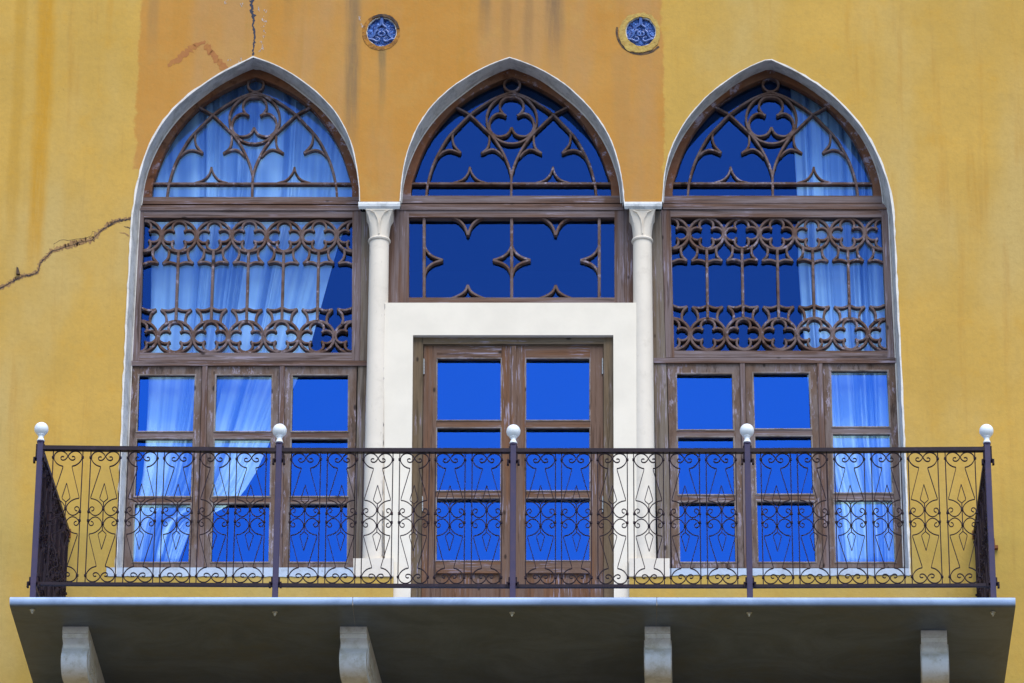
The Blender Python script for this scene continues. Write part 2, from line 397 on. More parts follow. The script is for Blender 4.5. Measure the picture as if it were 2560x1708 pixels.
# ------------------------------------------------------------------ facade wall
YW = .18                                     # front plane of the woodwork
DR = 1.34                                    # railing stands this far out
DS = 1.45                                    # slab edge
Z_SLAB = P(1284, 1491, -DS).z                # floor of the balcony
cL = [(351, 430), (360, 396), (383, 345), (413, 298), (451, 255), (502, 217), (553, 183), (596, 162), (634, 144)]
arch1L = cr([(331, 549), (336, 506), (349, 443), (360, 396), (383, 345), (413, 298), (451, 255), (502, 217), (553, 183), (596, 162), (634, 144)], 3)
arch1R = cr([(634, 144), (672, 155), (723, 181), (766, 209), (809, 247), (843, 285), (864, 323), (881, 366), (891, 413), (898, 460), (899, 504)], 3)
arch2L = cr([(1001, 504), (1004, 451), (1011, 409), (1023, 366), (1040, 323), (1070, 277), (1104, 238), (1138, 213), (1181, 185), (1223, 162), (1274, 145)], 3)
arch2R = cr([(1274, 145), (1326, 162), (1368, 183), (1411, 209), (1453, 247), (1487, 285), (1517, 328), (1534, 366), (1547, 409), (1557, 460), (1560, 506)], 3)
arch3L = cr([(1656, 506), (1662, 426), (1673, 383), (1696, 332), (1730, 281), (1773, 236), (1815, 204), (1866, 170), (1922, 148)], 3)
arch3R = cr([(1922, 148), (1969, 168), (2020, 196), (2062, 223), (2109, 266), (2143, 302), (2173, 345), (2194, 387), (2211, 430), (2224, 472), (2231, 502), (2234, 553)], 3)
def relax(p):
    p = [tuple(q_) for q_ in resample(p, 44)]
    for _ in range(14):
        p = [p[0]]+[tuple((a_+2*b_+c_)/4 for a_, b_, c_ in zip(p[k_-1], p[k_], p[k_+1])) for k_ in range(1, len(p)-1)]+[p[-1]]
    return p
arch1L, arch1R, arch2L, arch2R, arch3L, arch3R = map(relax, (arch1L, arch1R, arch2L, arch2R, arch3L, arch3R))
jambL = [(290, 1440), (301, 1200), (313, 905), (322, 720)]
jambR = [(2242, 740), (2253, 958), (2263, 1180), (2273, 1438)]
ZF = Z_SLAB - .02
def rough(pts, amp=1.1):
    out = []
    for i, (x, y) in enumerate(pts):
        out.append((x+random.uniform(-amp, amp), y+random.uniform(-amp, amp)))
    return out
hole = [XZ(*p) for p in jambL+arch1L+arch1R[1:]+arch2L+arch2R[1:]+arch3L+arch3R[1:]+jambR]
xr_ = XZ(1573, 1438); xl_ = XZ(984, 1440)
hole += [xr_, (xr_[0], ZF), (xl_[0], ZF), xl_]
outer = [(-9, .02), (9, .02), (9, ZO+9), (-9, ZO+9)]
def disc(c, rx, rz, n=40, j=.0): return [(c[0]+rx*(1+random.uniform(-j, j))*math.cos(2*PI*i/n), c[1]+rz*(1+random.uniform(-j, j))*math.sin(2*PI*i/n)) for i in range(n)]
RC = [XZ(954, 79.5), XZ(1602, 79.5)]
RR = (.110, .122)
def grow(pp, d, closed=False):
    out = []; n = len(pp)
    for i, p in enumerate(pp):
        a_ = Vector(pp[(i-1) % n if closed else max(0, i-1)]); b_ = Vector(pp[(i+1) % n if closed else min(n-1, i+1)]); tt = (b_-a_).normalized(); nn = Vector((-tt.y, tt.x))
        out.append((p[0]+nn.x*d, p[1]+nn.y*d))
    return out
bm = BM(); tri_prism(bm, [outer, hole]+[disc(c_, RR[0]+.012, RR[1]+.012) for c_ in RC], 0, .012)
hb = [(XZ(240, 700)[0], ZF-.05), (XZ(2330, 700)[0], ZF-.05), (XZ(2330, 700)[0], XZ(1280, 128)[1]), (XZ(240, 700)[0], XZ(1280, 128)[1])]
tri_prism(bm, [outer, hb]+[disc(c_, RR[0]+.013, RR[1]+.013) for c_ in RC], .0125, .34)
wall = thing('plaster_wall', 'ochre yellow plastered facade wall with a darker orange centre, rain streaks and cracks', 'wall', (0, 0, 0))
obj('wall_face', bm, M_WALL, wall)

# cracks and smears of the plaster
def jag(path, widths, y0, name, mat, parent, k=5, rough_=.35):
    """irregular strip following a pixel path, widths in pixels"""
    pts = resample([tuple(p)+(w_,) for p, w_ in zip(path, widths)], len(path)*k)
    pts = [pts[0]]+[(x+random.gauss(0, .35*w_**.5), y+random.gauss(0, .35*w_**.5), w_*random.choice((.7, 1, 1, 1.25))) for x, y, w_ in pts[1:-1]]+[pts[-1]]
    A_, B_ = [], []
    for i, (x, y, w_) in enumerate(pts):
        a_ = pts[max(0, i-1)]; b_ = pts[min(len(pts)-1, i+1)]
        t = Vector((b_[0]-a_[0], b_[1]-a_[1])).normalized(); n = Vector((-t.y, t.x))
        j1 = w_/2*(1+random.uniform(-rough_, rough_)); j2 = w_/2*(1+random.uniform(-rough_, rough_))
        A_.append(XZ(x+n.x*j1, y+n.y*j1, y0)); B_.append(XZ(x-n.x*j2, y-n.y*j2, y0))
    bm = BM(); band(bm, A_, B_, y0, y0+.004); return obj(name, bm, mat, parent)
q = lambda a_, x0, y0, s_: [(x0+x/s_, y0+y/s_) for x, y in a_]
cp = q([(-60, 1350), (0, 1325), (100, 1275), (250, 1185), (350, 1140), (470, 1125), (550, 1100), (580, 1060), (600, 960), (700, 850), (780, 770), (900, 735), (1000, 695), (1100, 670), (1200, 630), (1390, 600), (1440, 540), (1500, 480), (1600, 405), (1700, 345), (1790, 300), (1850, 300), (1930, 290), (1985, 270)], 0, 500, 6.03)
wd_ = [x_*1.3 for x_ in (7, 8, 8, 7, 8, 7, 6, 5, 6, 7, 7, 9, 10, 10, 11, 10, 9, 8, 8, 8, 8, 5, 6, 7)]
jag(cp, wd_, -.0010, 'wall_crack', M_BARE, wall, 7, .5)
wd2 = [2.5, 3, 3.5, 4, 4, 3.5, 3, 2.5, 3, 2.5, 3, 2, 1.5, 1.2, 1.2, 1.4, 2, 2.6, 4, 5, 5.5, 3.8, 4, 6]
jag([(x, y+1.0) for x, y in cp], wd2, -.0022, 'wall_crack', M_CRACK, wall, 6, .5)
jag(q([(1870, 400), (1930, 415), (1980, 440)], 0, 500, 6.03), [1, 2.5, 2], -.001, 'wall_crack', M_CRACK, wall)
jag(q([(1800, 490), (1880, 500), (1945, 540)], 0, 500, 6.03), [1, 3, 3], -.001, 'wall_crack', M_BARE, wall)
jag(q([(810, 720), (815, 660), (900, 610), (960, 598), (1030, 612), (1150, 590), (1290, 575), (1370, 545), (1400, 470), (1450, 485)], 0, 500, 6.03), [.8]*10, -.001, 'wall_crack', M_CRACK, wall)
jag(q([(1478, -25), (1482, 20), (1478, 60), (1490, 110), (1485, 150), (1497, 200), (1493, 260), (1485, 300), (1490, 345)], 0, 0, 2.35), [8.5, 8, 7, 6, 5, 4.6, 4.2, 3.6, 3], -.0012, 'wall_crack', Mat('blue_black_crack', .9, .05).col((.055, .06, .085)).m, wall, 6, .6)
M_FLECK = Mat('lime_fleck', .9, .1).col((.47, .44, .46)).m
for (x, y) in [(1560, 70), (1548, 100), (1558, 130), (1545, 165), (1552, 205), (1540, 250), (1530, 285), (1548, 268), (1525, 45), (1330, 8), (1420, 30), (2110, 110), (2125, 150), (1350, 360), (1410, 350), (1400, 372)]:
    for _ in range(4):
        x_, y_ = x+random.uniform(-11, 11), y+random.uniform(-15, 15); l_ = random.uniform(3, 11)
        jag(q([(x_, y_), (x_+random.uniform(-3, 3), y_+l_)], 0, 0, 2.35), [random.uniform(.7, 2.2)]*2, -.0013, 'lime_fleck', M_FLECK, wall, 3, .6)
jag(q([(985, 385), (1040, 355), (1100, 300), (1150, 270), (1205, 240)], 0, 0, 2.35), [9, 14, 15, 12, 7], -.0012, 'paint_smear', M_SMEAR, wall, 5, .35)
jag(q([(1208, 262), (1240, 300), (1270, 350), (1320, 405)], 0, 0, 2.35), [13, 15, 14, 17], -.0012, 'paint_smear', M_SMEAR, wall, 5, .3)

# ------------------------------------------------------------------ arch surrounds (reveal + rough white lip)
YT = .185
def axis_x(px, py=491): return P(px, py, YW).x
AX = [axis_x(629.5), axis_x(1278), axis_x(1932.5)]
AXP = [629.5, 1278, 1932.5]
def half(pts, ypl):
    """(offset px from the axis, photo y) -> (dx, z)"""
    out = []
    for o, y in pts:
        ref = P(1278+(0 if y > 480 else (480-y)*.005), y, ypl); p = P(ref_px(ref, o, y), y, ypl)
        out.append((p.x-ref.x, p.z))
    return out
def ref_px(ref, o, y): return 1278+(0 if y > 480 else (480-y)*.005)+o
W_OUT = half(cr([(-276.5, 508.5), (-274.5, 485), (-272, 463.8), (-261.5, 421), (-242.5, 374), (-221, 336), (-191, 296), (-157, 262), (-119, 232), (-81, 204), (-38, 181), (0, 167)], 3), YW)
W_IN = half(cr([(-250.8, 491), (-248.7, 459.6), (-238, 425.5), (-221, 378.7), (-195.5, 332), (-165.7, 293.6), (-136, 263.8), (-97.6, 236), (-55, 212.8), (-21, 199), (0, 191.5)], 3), YW)
NS = 34
def full(h, ax, n=NS):
    l_ = resample(h, n); return [(ax+dx, z) for dx, z in l_]+[(ax-dx, z) for dx, z in l_[:-1][::-1]]
frame_out = [full(W_OUT, a_) for a_ in AX]
woodL1 = [(305, 1419), (315, 1200), (322, 1040), (327, 912), (338, 700), (348, 519)]
woodR3 = [(2223, 526), (2231, 700), (2241, 903), (2251, 1125), (2261, 1418)]
def loft(bm, A_, y0, B_, y1, thick=.02):
    n = len(A_)
    va = [bm.verts.new((x, y0, z)) for x, z in A_]; vb = [bm.verts.new((x, y1, z)) for x, z in B_]
    for i in range(n-1): bm.faces.new([va[i], va[i+1], vb[i+1], vb[i]])
def surround(idx, front_px, back, label):
    t = thing('arch_surround', label, 'arch surround', (AX[idx], 0, P(1278, 505).z), 'white stone surrounds of the three arches')
    n = 110
    fr = resample([XZ(*p) for p in front_px], n); bk = resample(back, n)
    # reveal: a curved shell with real thickness behind the plaster
    bm = BM()
    cen = Vector((AX[idx], P(1278, 600).z))
    fi = [(x+noise.noise(Vector((x*9, z*9, 1)))*.004, z+noise.noise(Vector((x*9, z*9, 5)))*.004) for x, z in fr]
    fi = grow(fi, -.002); bi = grow(bk, -.001)
    rings = []
    for i in range(n):
        rings.append([bm.verts.new((fi[i][0], -.002, fi[i][1])), bm.verts.new((bi[i][0], YT, bi[i][1])),
                      bm.verts.new((bi[i][0]+(fr[i][0]-fi[i][0])+(.02 if 0 else 0), .30, bi[i][1])), bm.verts.new((fi[i][0], -.0005, fi[i][1]))])
    for i in range(n-1):
        r, s_ = rings[i], rings[i+1]
        for k in range(3): bm.faces.new([r[k], r[k+1], s_[k+1], s_[k]])
    obj('reveal', bm, M_TRIM, t, smooth=40)
    # rough lip of white plaster on the wall face
    lo, li = [], []
    w0 = []
    for i, p in enumerate(fr):
        px_ = i/(n-1)
        zrel = p[1]-P(1278, 480).z
        wl_ = .004+.008*abs(noise.noise(Vector((p[0]*14, p[1]*14, 3))))+.004*random.random()
        outerjamb = (idx == 0 and p[0] < AX[0] or idx == 2 and p[0] > AX[2])
        w0.append(wl_*(1.3 if outerjamb else .6))
    for i in range(n):
        a_ = Vector(fr[max(0, i-1)]); b_ = Vector(fr[min(n-1, i+1)]); tt = (b_-a_).normalized(); nn = Vector((-tt.y, tt.x))
        lo.append((fr[i][0]+nn.x*w0[i], fr[i][1]+nn.y*w0[i])); li.append(fi[i])
    bm = BM(); band(bm, lo, li, -.007, .004); obj('lip', bm, M_LIP, t)
    # mortar bead where the wood meets the reveal
    bm = BM(); bb = grow(bk, -.005); sweep(bm, bb, [(.005, YW-.002), (0, YW-.010), (-.005, YW-.004), (-.004, YW+.01), (.004, YW+.01)])
    obj('mortar_bead', bm, M_LIP, t)
    return t
back1 = [XZ(x, y, YW) for x, y in woodL1]+frame_out[0]
back3 = frame_out[2]+[XZ(x, y, YW) for x, y in woodR3]
surround(0, jambL+arch1L+arch1R[1:], back1, 'grey white stone arch surround directly under the dark vertical crack')
surround(1, arch2L+arch2R[1:], frame_out[1], 'grey white stone arch surround over the door, resting on both slender columns')
surround(2, arch3L+arch3R[1:]+jambR, back3, 'grey white stone arch surround on the plain yellow side of the wall')

# sills
for nm, a_, b_, lab in (('window_sill', (266, 1419), (884, 1441), 'chipped bluish white stone sill under the window with the wide curtain'),
                        ('window_sill', (1674, 1421), (2274, 1438), 'chipped bluish white stone sill under the window with the narrow curtain')):
    bm = BM()
    n = 60; top, bot = [], []
    for i in range(n):
        x = a_[0]+(b_[0]-a_[0])*i/(n-1)
        top.append(XZ(x, a_[1], -.006)); bot.append(XZ(x, b_[1]+random.uniform(-1.4, 1.4), -.006))
    band(bm, top, bot, -.006, .20)
    tag(obj(nm, bm, M_SILL, loc=P((a_[0]+b_[0])/2, b_[1])), lab, 'window sill', 'stone sills under the arched windows')

# ------------------------------------------------------------------ woodwork of the arches
def tr_xy(X, Y, ypl, ax=888): # crop pixels of the middle window -> (dx, z)
    p = P(900+X/2.35, Y/2.35, ypl); r = P(900+ax/2.35, Y/2.35, ypl)
    lean = 0
    return (p.x-r.x, p.z)
YTR0, YTR1 = YW+.012, YW+.056
def arch_tracery(ax):
    bm = BM(); W_ = .0160; k = [0]
    def st(pts, wd=W_, mirror=True, closed=False, smooth=True):
        path = [tr_xy(x, y, YTR0) for x, y in pts]
        if smooth and len(path) > 2: path = cr(path, 5, closed)
        for sgn in ((1, -1) if mirror else (1,)):
            k[0] += 1; yo = .0006*k[0]
            sweep(bm, [(ax+sgn*x, z) for x, z in path], bar_sec(wd, YTR0+yo, YTR1), closed)
    st([(388, 1160), (398, 1075), (427, 970), (467, 885), (515, 805), (580, 735), (645, 670), (720, 615), (800, 570), (895, 536)])
    st([(888, 1165), (888, 1025)], mirror=False, smooth=False)
    st([(888, 1030), (908, 960), (948, 875), (1000, 800), (1062, 738), (1130, 675), (1180, 645), (1235, 616)])
    st([(260, 1076), (1516, 1076)], .019, False, False, False)
    c0 = (889, 697)
    st([(c0[0]+148*math.cos(t*PI/14), c0[1]-143*math.sin(t*PI/14)) for t in range(28)], mirror=False, closed=True)
    st([(889+46*math.cos(t*PI/10), 493-41*math.sin(t*PI/10)) for t in range(20)], mirror=False, closed=True)
    # trefoil
    st([(888, 566), (850, 572), (822, 600), (820, 635), (836, 662), (852, 676)])
    st([(856, 674), (812, 662), (775, 682), (757, 720), (765, 765), (800, 795), (845, 793), (872, 775), (888, 745)])
    # cusps
    st([(543, 768), (541, 810), (552, 850), (590, 894)], .015); st([(455, 915), (490, 885), (535, 876), (590, 896)], .015)
    st([(757, 790), (757, 830), (744, 868), (712, 894)], .015); st([(842, 917), (808, 884), (768, 872), (710, 896)], .015)
    st([(548, 1068), (600, 1050), (632, 1015), (644, 975)], .013); st([(644, 975), (656, 1012), (690, 1050), (742, 1068)], .013)
    return bm
def arch_unit(i, parent):
    ax = AX[i]
    fo = frame_out[i]; fi = full(W_IN, ax)
    bm = BM(); band(bm, fo, fi, YW, YW+.07); obj('arch_frame', bm, M_WARCH, parent, smooth=30)
    obj('arch_tracery', arch_tracery(ax), M_WTRAC, parent, smooth=30)
    # glass follows the frame
    pts = full(W_IN, ax, 20); pts = [(ax+(x-ax)*1.02, z+(.012 if z > pts[0][1]+.05 else -.02)) for x, z in pts]
    bm = BM(); tri_prism(bm, [pts], YTR1-.002, YTR1+.004); obj('arch_pane', bm, M_GLASS_HI, parent)
    # rail under the arch
    y0, y1 = (492.5, 510) if i == 0 else (489.5, 507.5)
    m = AXP[i]
    bm = BM(); board(bm, [(m-(278 if i == 0 else 276), y1), (m+(271 if i == 0 else 279), y1), (m+(270 if i == 0 else 277), y0), (m-275, y0)], YW-.003, YW+.068)
    obj('arch_rail', bm, M_WH, parent, bevel=.003)
def lin(a_, b_):
    """x on a leaning vertical through pixels a_ and b_"""
    return lambda y: a_[0]+(b_[0]-a_[0])*(y-a_[1])/(b_[1]-a_[1])
def vpost(bm, l0, l1, ya, yb, y0, y1):
    board(bm, [(l0(yb), yb), (l1(yb), yb), (l1(ya), ya), (l0(ya), ya)], y0, y1)
def quatre(bm, cx_, cz_, R, up, zc, lim, x_axis, k, z_end):
    """circle with four lobes, the feet below it (up=-1) or above (up=1)"""
    W_ = .0175
    def st(pts, wd=W_, closed=False, clip=True):
        k[0] += 1; yo = .0003*(k[0] % 40)
        run = []
        for p in pts+([pts[0]] if closed else []):
            if abs(p[0]-x_axis) <= lim+.012: run.append(p)
            else:
                if len(run) > 1: sweep(bm, run, bar_sec(wd, YTR0+yo, YTR1))
                run = []
        if closed and len(run) == len(pts)+1: sweep(bm, run[:-1], bar_sec(wd, YTR0+yo, YTR1), True)
        elif len(run) > 1: sweep(bm, run, bar_sec(wd, YTR0+yo, YTR1))
    st([(cx_+R*math.cos(t*PI/18), cz_+R*math.sin(t*PI/18)) for t in range(36)], closed=True)
    for a_ in range(4):
        ca, sa = math.cos(a_*PI/2), math.sin(a_*PI/2)
        pts = []
        for t in range(13):
            an = math.radians(-42+t*(264/12)); u = .40*math.cos(an); v = .54+.40*math.sin(an)
            pts.append((cx_+R*(u*ca-v*sa), cz_+R*(u*sa+v*ca)))
        st(pts, .0155)
    s = up
    for sx in (1, -1):
        st([(cx_+sx*R*x, cz_+s*R*z) for x, z in cr([(.60, .78), (.535, 1.0), (.55, 1.25), (.63, 1.48), (.86, 1.74)], 3)], .0165)
        st([(cx_+sx*R*x, cz_+s*R*z) for x, z in cr([(.86, 1.74), (.62, 1.68), (.34, 1.68), (.02, 1.82)], 3)], .0165)
    return s*R*1.74
def panel_tracery(ax_, ctop, cbot, R, lim):
    bm = BM(); k = [0]
    for i in range(-3, 4):
        for (c_, s) in ((ctop, -1), (cbot, 1)):
            x = ax_+i*2*R
            quatre(bm, x, c_, R, s, None, lim, ax_, k, None)
        if abs(i) < 3:
            x = ax_+i*2*R
            sweep(bm, [(x, ctop-R), (x, cbot+R)], bar_sec(.0185, YTR0-.001, YTR1))
    return bm
def side_window(i, D, name_label):
    t = thing('arched_window', name_label, 'window', (AX[i], YW, P(1278, 1419, YW).z), 'tall arched windows either side of the balcony door')
    arch_unit(i, t)
    L, Rr = D['wl'], D['wr']     # outer wood lines
    sg = 1 if i == 0 else -1
    y = D['y']
    bm = BM(); board(bm, [(L(y['ts1']), y['ts1']), (Rr(y['ts1']), y['ts1']), (Rr(y['ts0']), y['ts0']), (L(y['ts0']), y['ts0'])], YW-.008, YW+.07)
    obj('transom', bm, M_WH, t, bevel=.003)
    # upper panel frame
    o = D['open']
    pf = BM()
    vpost(pf, D['pl'], o[0], y['pt0'], y['pb1'], YW, YW+.07); vpost(pf, o[1], D['pr'], y['pt0'], y['pb1'], YW, YW+.07)
    nf_ = len(pf.faces)
    board(pf, [(o[0](y['po0']), y['po0']), (o[1](y['po0']), y['po0']), (o[1](y['pt0']), y['pt0']), (o[0](y['pt0']), y['pt0'])], YW+.001, YW+.069)
    board(pf, [(o[0](y['pb1']), y['pb1']), (o[1](y['pb1']), y['pb1']), (o[1](y['po1']), y['po1']), (o[0](y['po1']), y['po1'])], YW+.001, YW+.069)
    second(pf, nf_); obj('panel_frame', pf, [M_WV, M_WH], t, bevel=.003)
    cu, cl = D['cu'], D['cl']
    pu = P(cu[0], cu[1], YTR0); pl = P(cl[0], cl[1], YTR0)
    R = D['per']/2*(pu-P(cu[0]+1, cu[1], YTR0)).length
    axm = (pu.x+pl.x)/2
    obj('panel_tracery', panel_tracery(axm, pu.z, pl.z, R, 3*2*R-.0), M_WTRAC, t, smooth=30)
    bm = BM()
    gy = YTR1
    board(bm, [(o[0](y['po1'])-6, y['po1']+14), (o[1](y['po1'])+6, y['po1']+14), (o[1](y['po0'])+6, y['po0']-4), (o[0](y['po0'])-6, y['po0']-4)], gy-.002, gy+.004)
    obj('panel_pane', bm, M_GLASS_HI, t)
    # strip beside the column
    bm = BM(); vpost(bm, D['s0'], D['s1'], y['pt0']+3, y['pb1']+(0 if i == 0 else 2), YW-.004, YW+.06); obj('side_strip', bm, M_WPALE, t, bevel=.003)
    bm = BM(); vpost(bm, D['s2'], D['s3'], y['lt1'], 1419, YW+.002, YW+.06); obj('side_strip', bm, M_WPALE, t, bevel=.003)
    bm = BM()
    board(bm, [(D['ll'](y['lt1']), y['lt1']), (D['lr'](y['lt1']), y['lt1']), (D['lr'](y['lt0']), y['lt0']), (D['ll'](y['lt0']), y['lt0'])], YW-.009, YW+.07)
    obj('lower_transom', bm, M_WH, t, bevel=.003)
    # mullions
    for a_, b_ in D['mull']:
        bm = BM(); vpost(bm, a_, b_, y['lt1'], 1421, YW-.006, YW+.07); obj('mullion', bm, M_WV, t, bevel=.003)
    # sashes
    edges = [D['ll'] if i == 0 else D['seam'], D['mull'][0][0], D['mull'][0][1], D['mull'][1][0], D['mull'][1][1], D['seam'] if i == 0 else D['lr']]
    for j in range(3):
        e0, e1 = edges[2*j], edges[2*j+1]; g0, g1 = D['panes'][j]; dy = D['dy'][j]
        rows = [y['g0']+dy, y['m0']+dy, y['m1']+dy, y['n0']+dy*.6, y['n1']+dy*.6, 1406]
        z0, z1 = y['lt1']+1.2, 1419.5
        bm = BM()
        f = lambda d: (lambda e: (lambda yy: e(yy)+d))
        a0 = f(1.0)(e0); a1 = f(-1.0)(e1)
        YS = YW+.006
        vpost(bm, a0, g0, z0, z1, YS, YS+.045); vpost(bm, g1, a1, z0, z1, YS, YS+.045)
        board(bm, [(g0(rows[0]), rows[0]), (g1(rows[0]), rows[0]), (g1(z0), z0), (g0(z0), z0)], YS+.001, YS+.044)
        board(bm, [(g0(z1), z1), (g1(z1), z1), (g1(rows[5]), rows[5]), (g0(rows[5]), rows[5])], YS+.001, YS+.044)
        s_ = obj('sash', bm, M_WSASH, t, bevel=.003)
        for r0, r1 in ((rows[1], rows[2]), (rows[3], rows[4])):
            bm = BM(); board(bm, [(g0(r1), r1), (g1(r1), r1), (g1(r0), r0), (g0(r0), r0)], YS+.002, YS+.040)
            obj('glazing_bar', bm, M_WH, s_, bevel=.003)
        # thin putty bead round each pane
        for r0, r1 in ((rows[0], rows[1]), (rows[2], rows[3]), (rows[4], rows[5])):
            bm = BM(); pz = [(g0(r1)-3, r1+3), (g1(r1)+3, r1+3), (g1(r0)+3, r0-3), (g0(r0)-3, r0-3)]
            board(bm, pz, YS+.030, YS+.035); obj('pane', bm, M_GLASS_LO, s_)
            bm = BM(); yb = YS-.004
            loop = [XZ(g0(r1), r1, yb), XZ(g1(r1), r1, yb), XZ(g1(r0), r0, yb), XZ(g0(r0), r0, yb)]
            sweep(bm, loop, [(-.005, yb+.008), (-.005, yb+.002), (0, yb), (.006, yb+.003), (.006, yb+.008)], True)
            obj('bead', bm, M_WBEAD, s_)
    return t
M_WBEAD = wood('bead_wood', (14, 14, 14), (.15, .11, .09), (.20, .155, .13), (.28, .25, .25), .8)
D1 = dict(
    wl=lin((348, 519), (327, 912)), wr=lin((900, 519), (898, 560)), pl=lin((348, 519), (327, 912)), pr=lin((903, 540), (900, 897)),
    open=(lin((359.6, 544), (349, 882)), lin((881, 544), (879.5, 882))),
    s0=lin((903.5, 540), (900.5, 897)), s1=lin((938, 540), (934, 897)), s2=lin((895, 917), (885, 1406)), s3=lin((932, 914), (922, 1381)),
    ll=lin((327, 912), (305, 1419)), lr=lin((930, 912), (930, 930)), seam=lin((893, 914), (884, 1406)),
    mull=((lin((506, 917), (492, 1406)), lin((519, 917), (509, 1406))), (lin((699.5, 917), (690, 1406)), lin((712, 917), (705, 1406)))),
    panes=((lin((346, 937), (330, 1406)), lin((489, 937), (473, 1406))), (lin((539, 937), (526, 1406)), lin((681, 937), (673, 1406))), (lin((730, 937), (721, 1406)), lin((872, 937), (869, 1406)))),
    dy=(0, 0, 0), cu=(621, 588.7), cl=(616, 840.5), per=87.6,
    y=dict(ts0=513, ts1=526, pt0=527, po0=544, po1=882, pb1=901.5, lt0=902, lt1=914, g0=936.7, m0=1079, m1=1096, n0=1241.5, n1=1258))
D3 = dict(
    wl=lin((1657, 519), (1657, 560)), wr=lin((2222, 519), (2223, 526)), pl=lin((1654, 541), (1665, 897)), pr=lin((2223, 526), (2241, 903)),
    open=(lin((1677, 544), (1685.6, 875)), lin((2204, 543), (2218, 872))),
    s0=lin((1622, 541), (1632, 897)), s1=lin((1653, 541), (1664, 897)), s2=lin((1634, 917), (1645, 1394)), s3=lin((1666, 911), (1678, 1406)),
    ll=lin((1634, 900), (1634, 930)), lr=lin((2241, 903), (2261, 1418)), seam=lin((1667, 911), (1679, 1406)),
    mull=((lin((1850, 909), (1861, 1406)), lin((1862, 909), (1874, 1406))), (lin((2043, 905), (2058.5, 1400)), lin((2056, 905), (2073, 1400)))),
    panes=((lin((1690, 935), (1698.5, 1406)), lin((1832, 935), (1841, 1405))), (lin((1881.7, 932), (1894.5, 1404)), lin((2024, 932), (2041, 1404))), (lin((2076, 926), (2088, 1400)), lin((2220, 926), (2239.6, 1397)))),
    dy=(-1.5, -4, -9), cu=(1941.4, 582.6), cl=(1949, 834), per=88.1,
    y=dict(ts0=509, ts1=523, pt0=524, po0=543, po1=877, pb1=893.6, lt0=894.5, lt1=907.5, g0=935, m0=1076.5, m1=1093, n0=1238, n1=1255))
side_window(0, D1, 'brown wooden arched window with a wide swept curtain, beside the long sloping crack')
side_window(2, D3, 'brown wooden arched window with a narrow curtain hanging only at its outer edge')

# middle window over the door
t = thing('arched_window', 'short brown wooden arched window with dark bare glass above the door surround', 'window', (AX[1], YW, P(1278, 753, YW).z))
arch_unit(1, t)
c8 = lambda x, y: (850+x/2.936, 480+y/2.936)
def cb(bm, x0, x1, y0, y1, a_, b_, tp=0):
    board(bm, [c8(x0, y1), c8(x1, y1), c8(x1, y0), c8(x0, y0)], a_, b_)
bm = BM(); cb(bm, 437, 2088, 88, 131, YW-.008, YW+.07); obj('transom', bm, M_WH, t, bevel=.003)
bm = BM(); cb(bm, 437, 506, 133, 812, YW, YW+.07); cb(bm, 2015, 2085, 133, 812, YW, YW+.07); nf_ = len(bm.faces); cb(bm, 506, 2015, 133, 185, YW+.001, YW+.069); cb(bm, 506, 2015, 775, 812, YW+.001, YW+.069); second(bm, nf_); obj('panel_frame', bm, [M_WV, M_WH], t, bevel=.003)
for x0, x1 in ((335, 436), (2087, 2185)):
    bm = BM(); cb(bm, x0, x1, 120, 812, YW-.005, YW+.06); obj('side_strip', bm, M_WV, t, bevel=.003)
bm = BM(); cb(bm, 480, 2040, 160, 800, YTR1-.002, YTR1+.004); obj('panel_pane', bm, M_GLASS_HI, t)
bm = BM(); k_ = [0]
def s8(pts, wd=.0165, sm=True):
    path = [XZ(*c8(x, y), YTR0) for x, y in pts]
    if sm: path = cr(path, 5)
    k_[0] += 1; sweep(bm, path, bar_sec(wd, YTR0+.0006*k_[0], YTR1))
for x in (617, 1260, 1903): s8([(x, 170), (x, 790)], .021, False)
for x in (938, 1583):
    s8([(x-150, 176), (x-80, 195), (x-28, 243), (x, 312)]); s8([(x, 312), (x+28, 243), (x+80, 195), (x+150, 176)])
    s8([(x-130, 782), (x-65, 755), (x-22, 725), (x, 680)]); s8([(x, 680), (x+22, 725), (x+65, 755), (x+130, 782)])
for x, s_ in ((617, 1), (1260, 1), (1260, -1), (1903, -1)):
    s8([(x, 385), (x+s_*22, 430), (x+s_*65, 468), (x+s_*137, 494)]); s8([(x+s_*137, 494), (x+s_*65, 518), (x+s_*22, 555), (x, 610)])
obj('panel_tracery', bm, M_WTRAC, t, smooth=30)

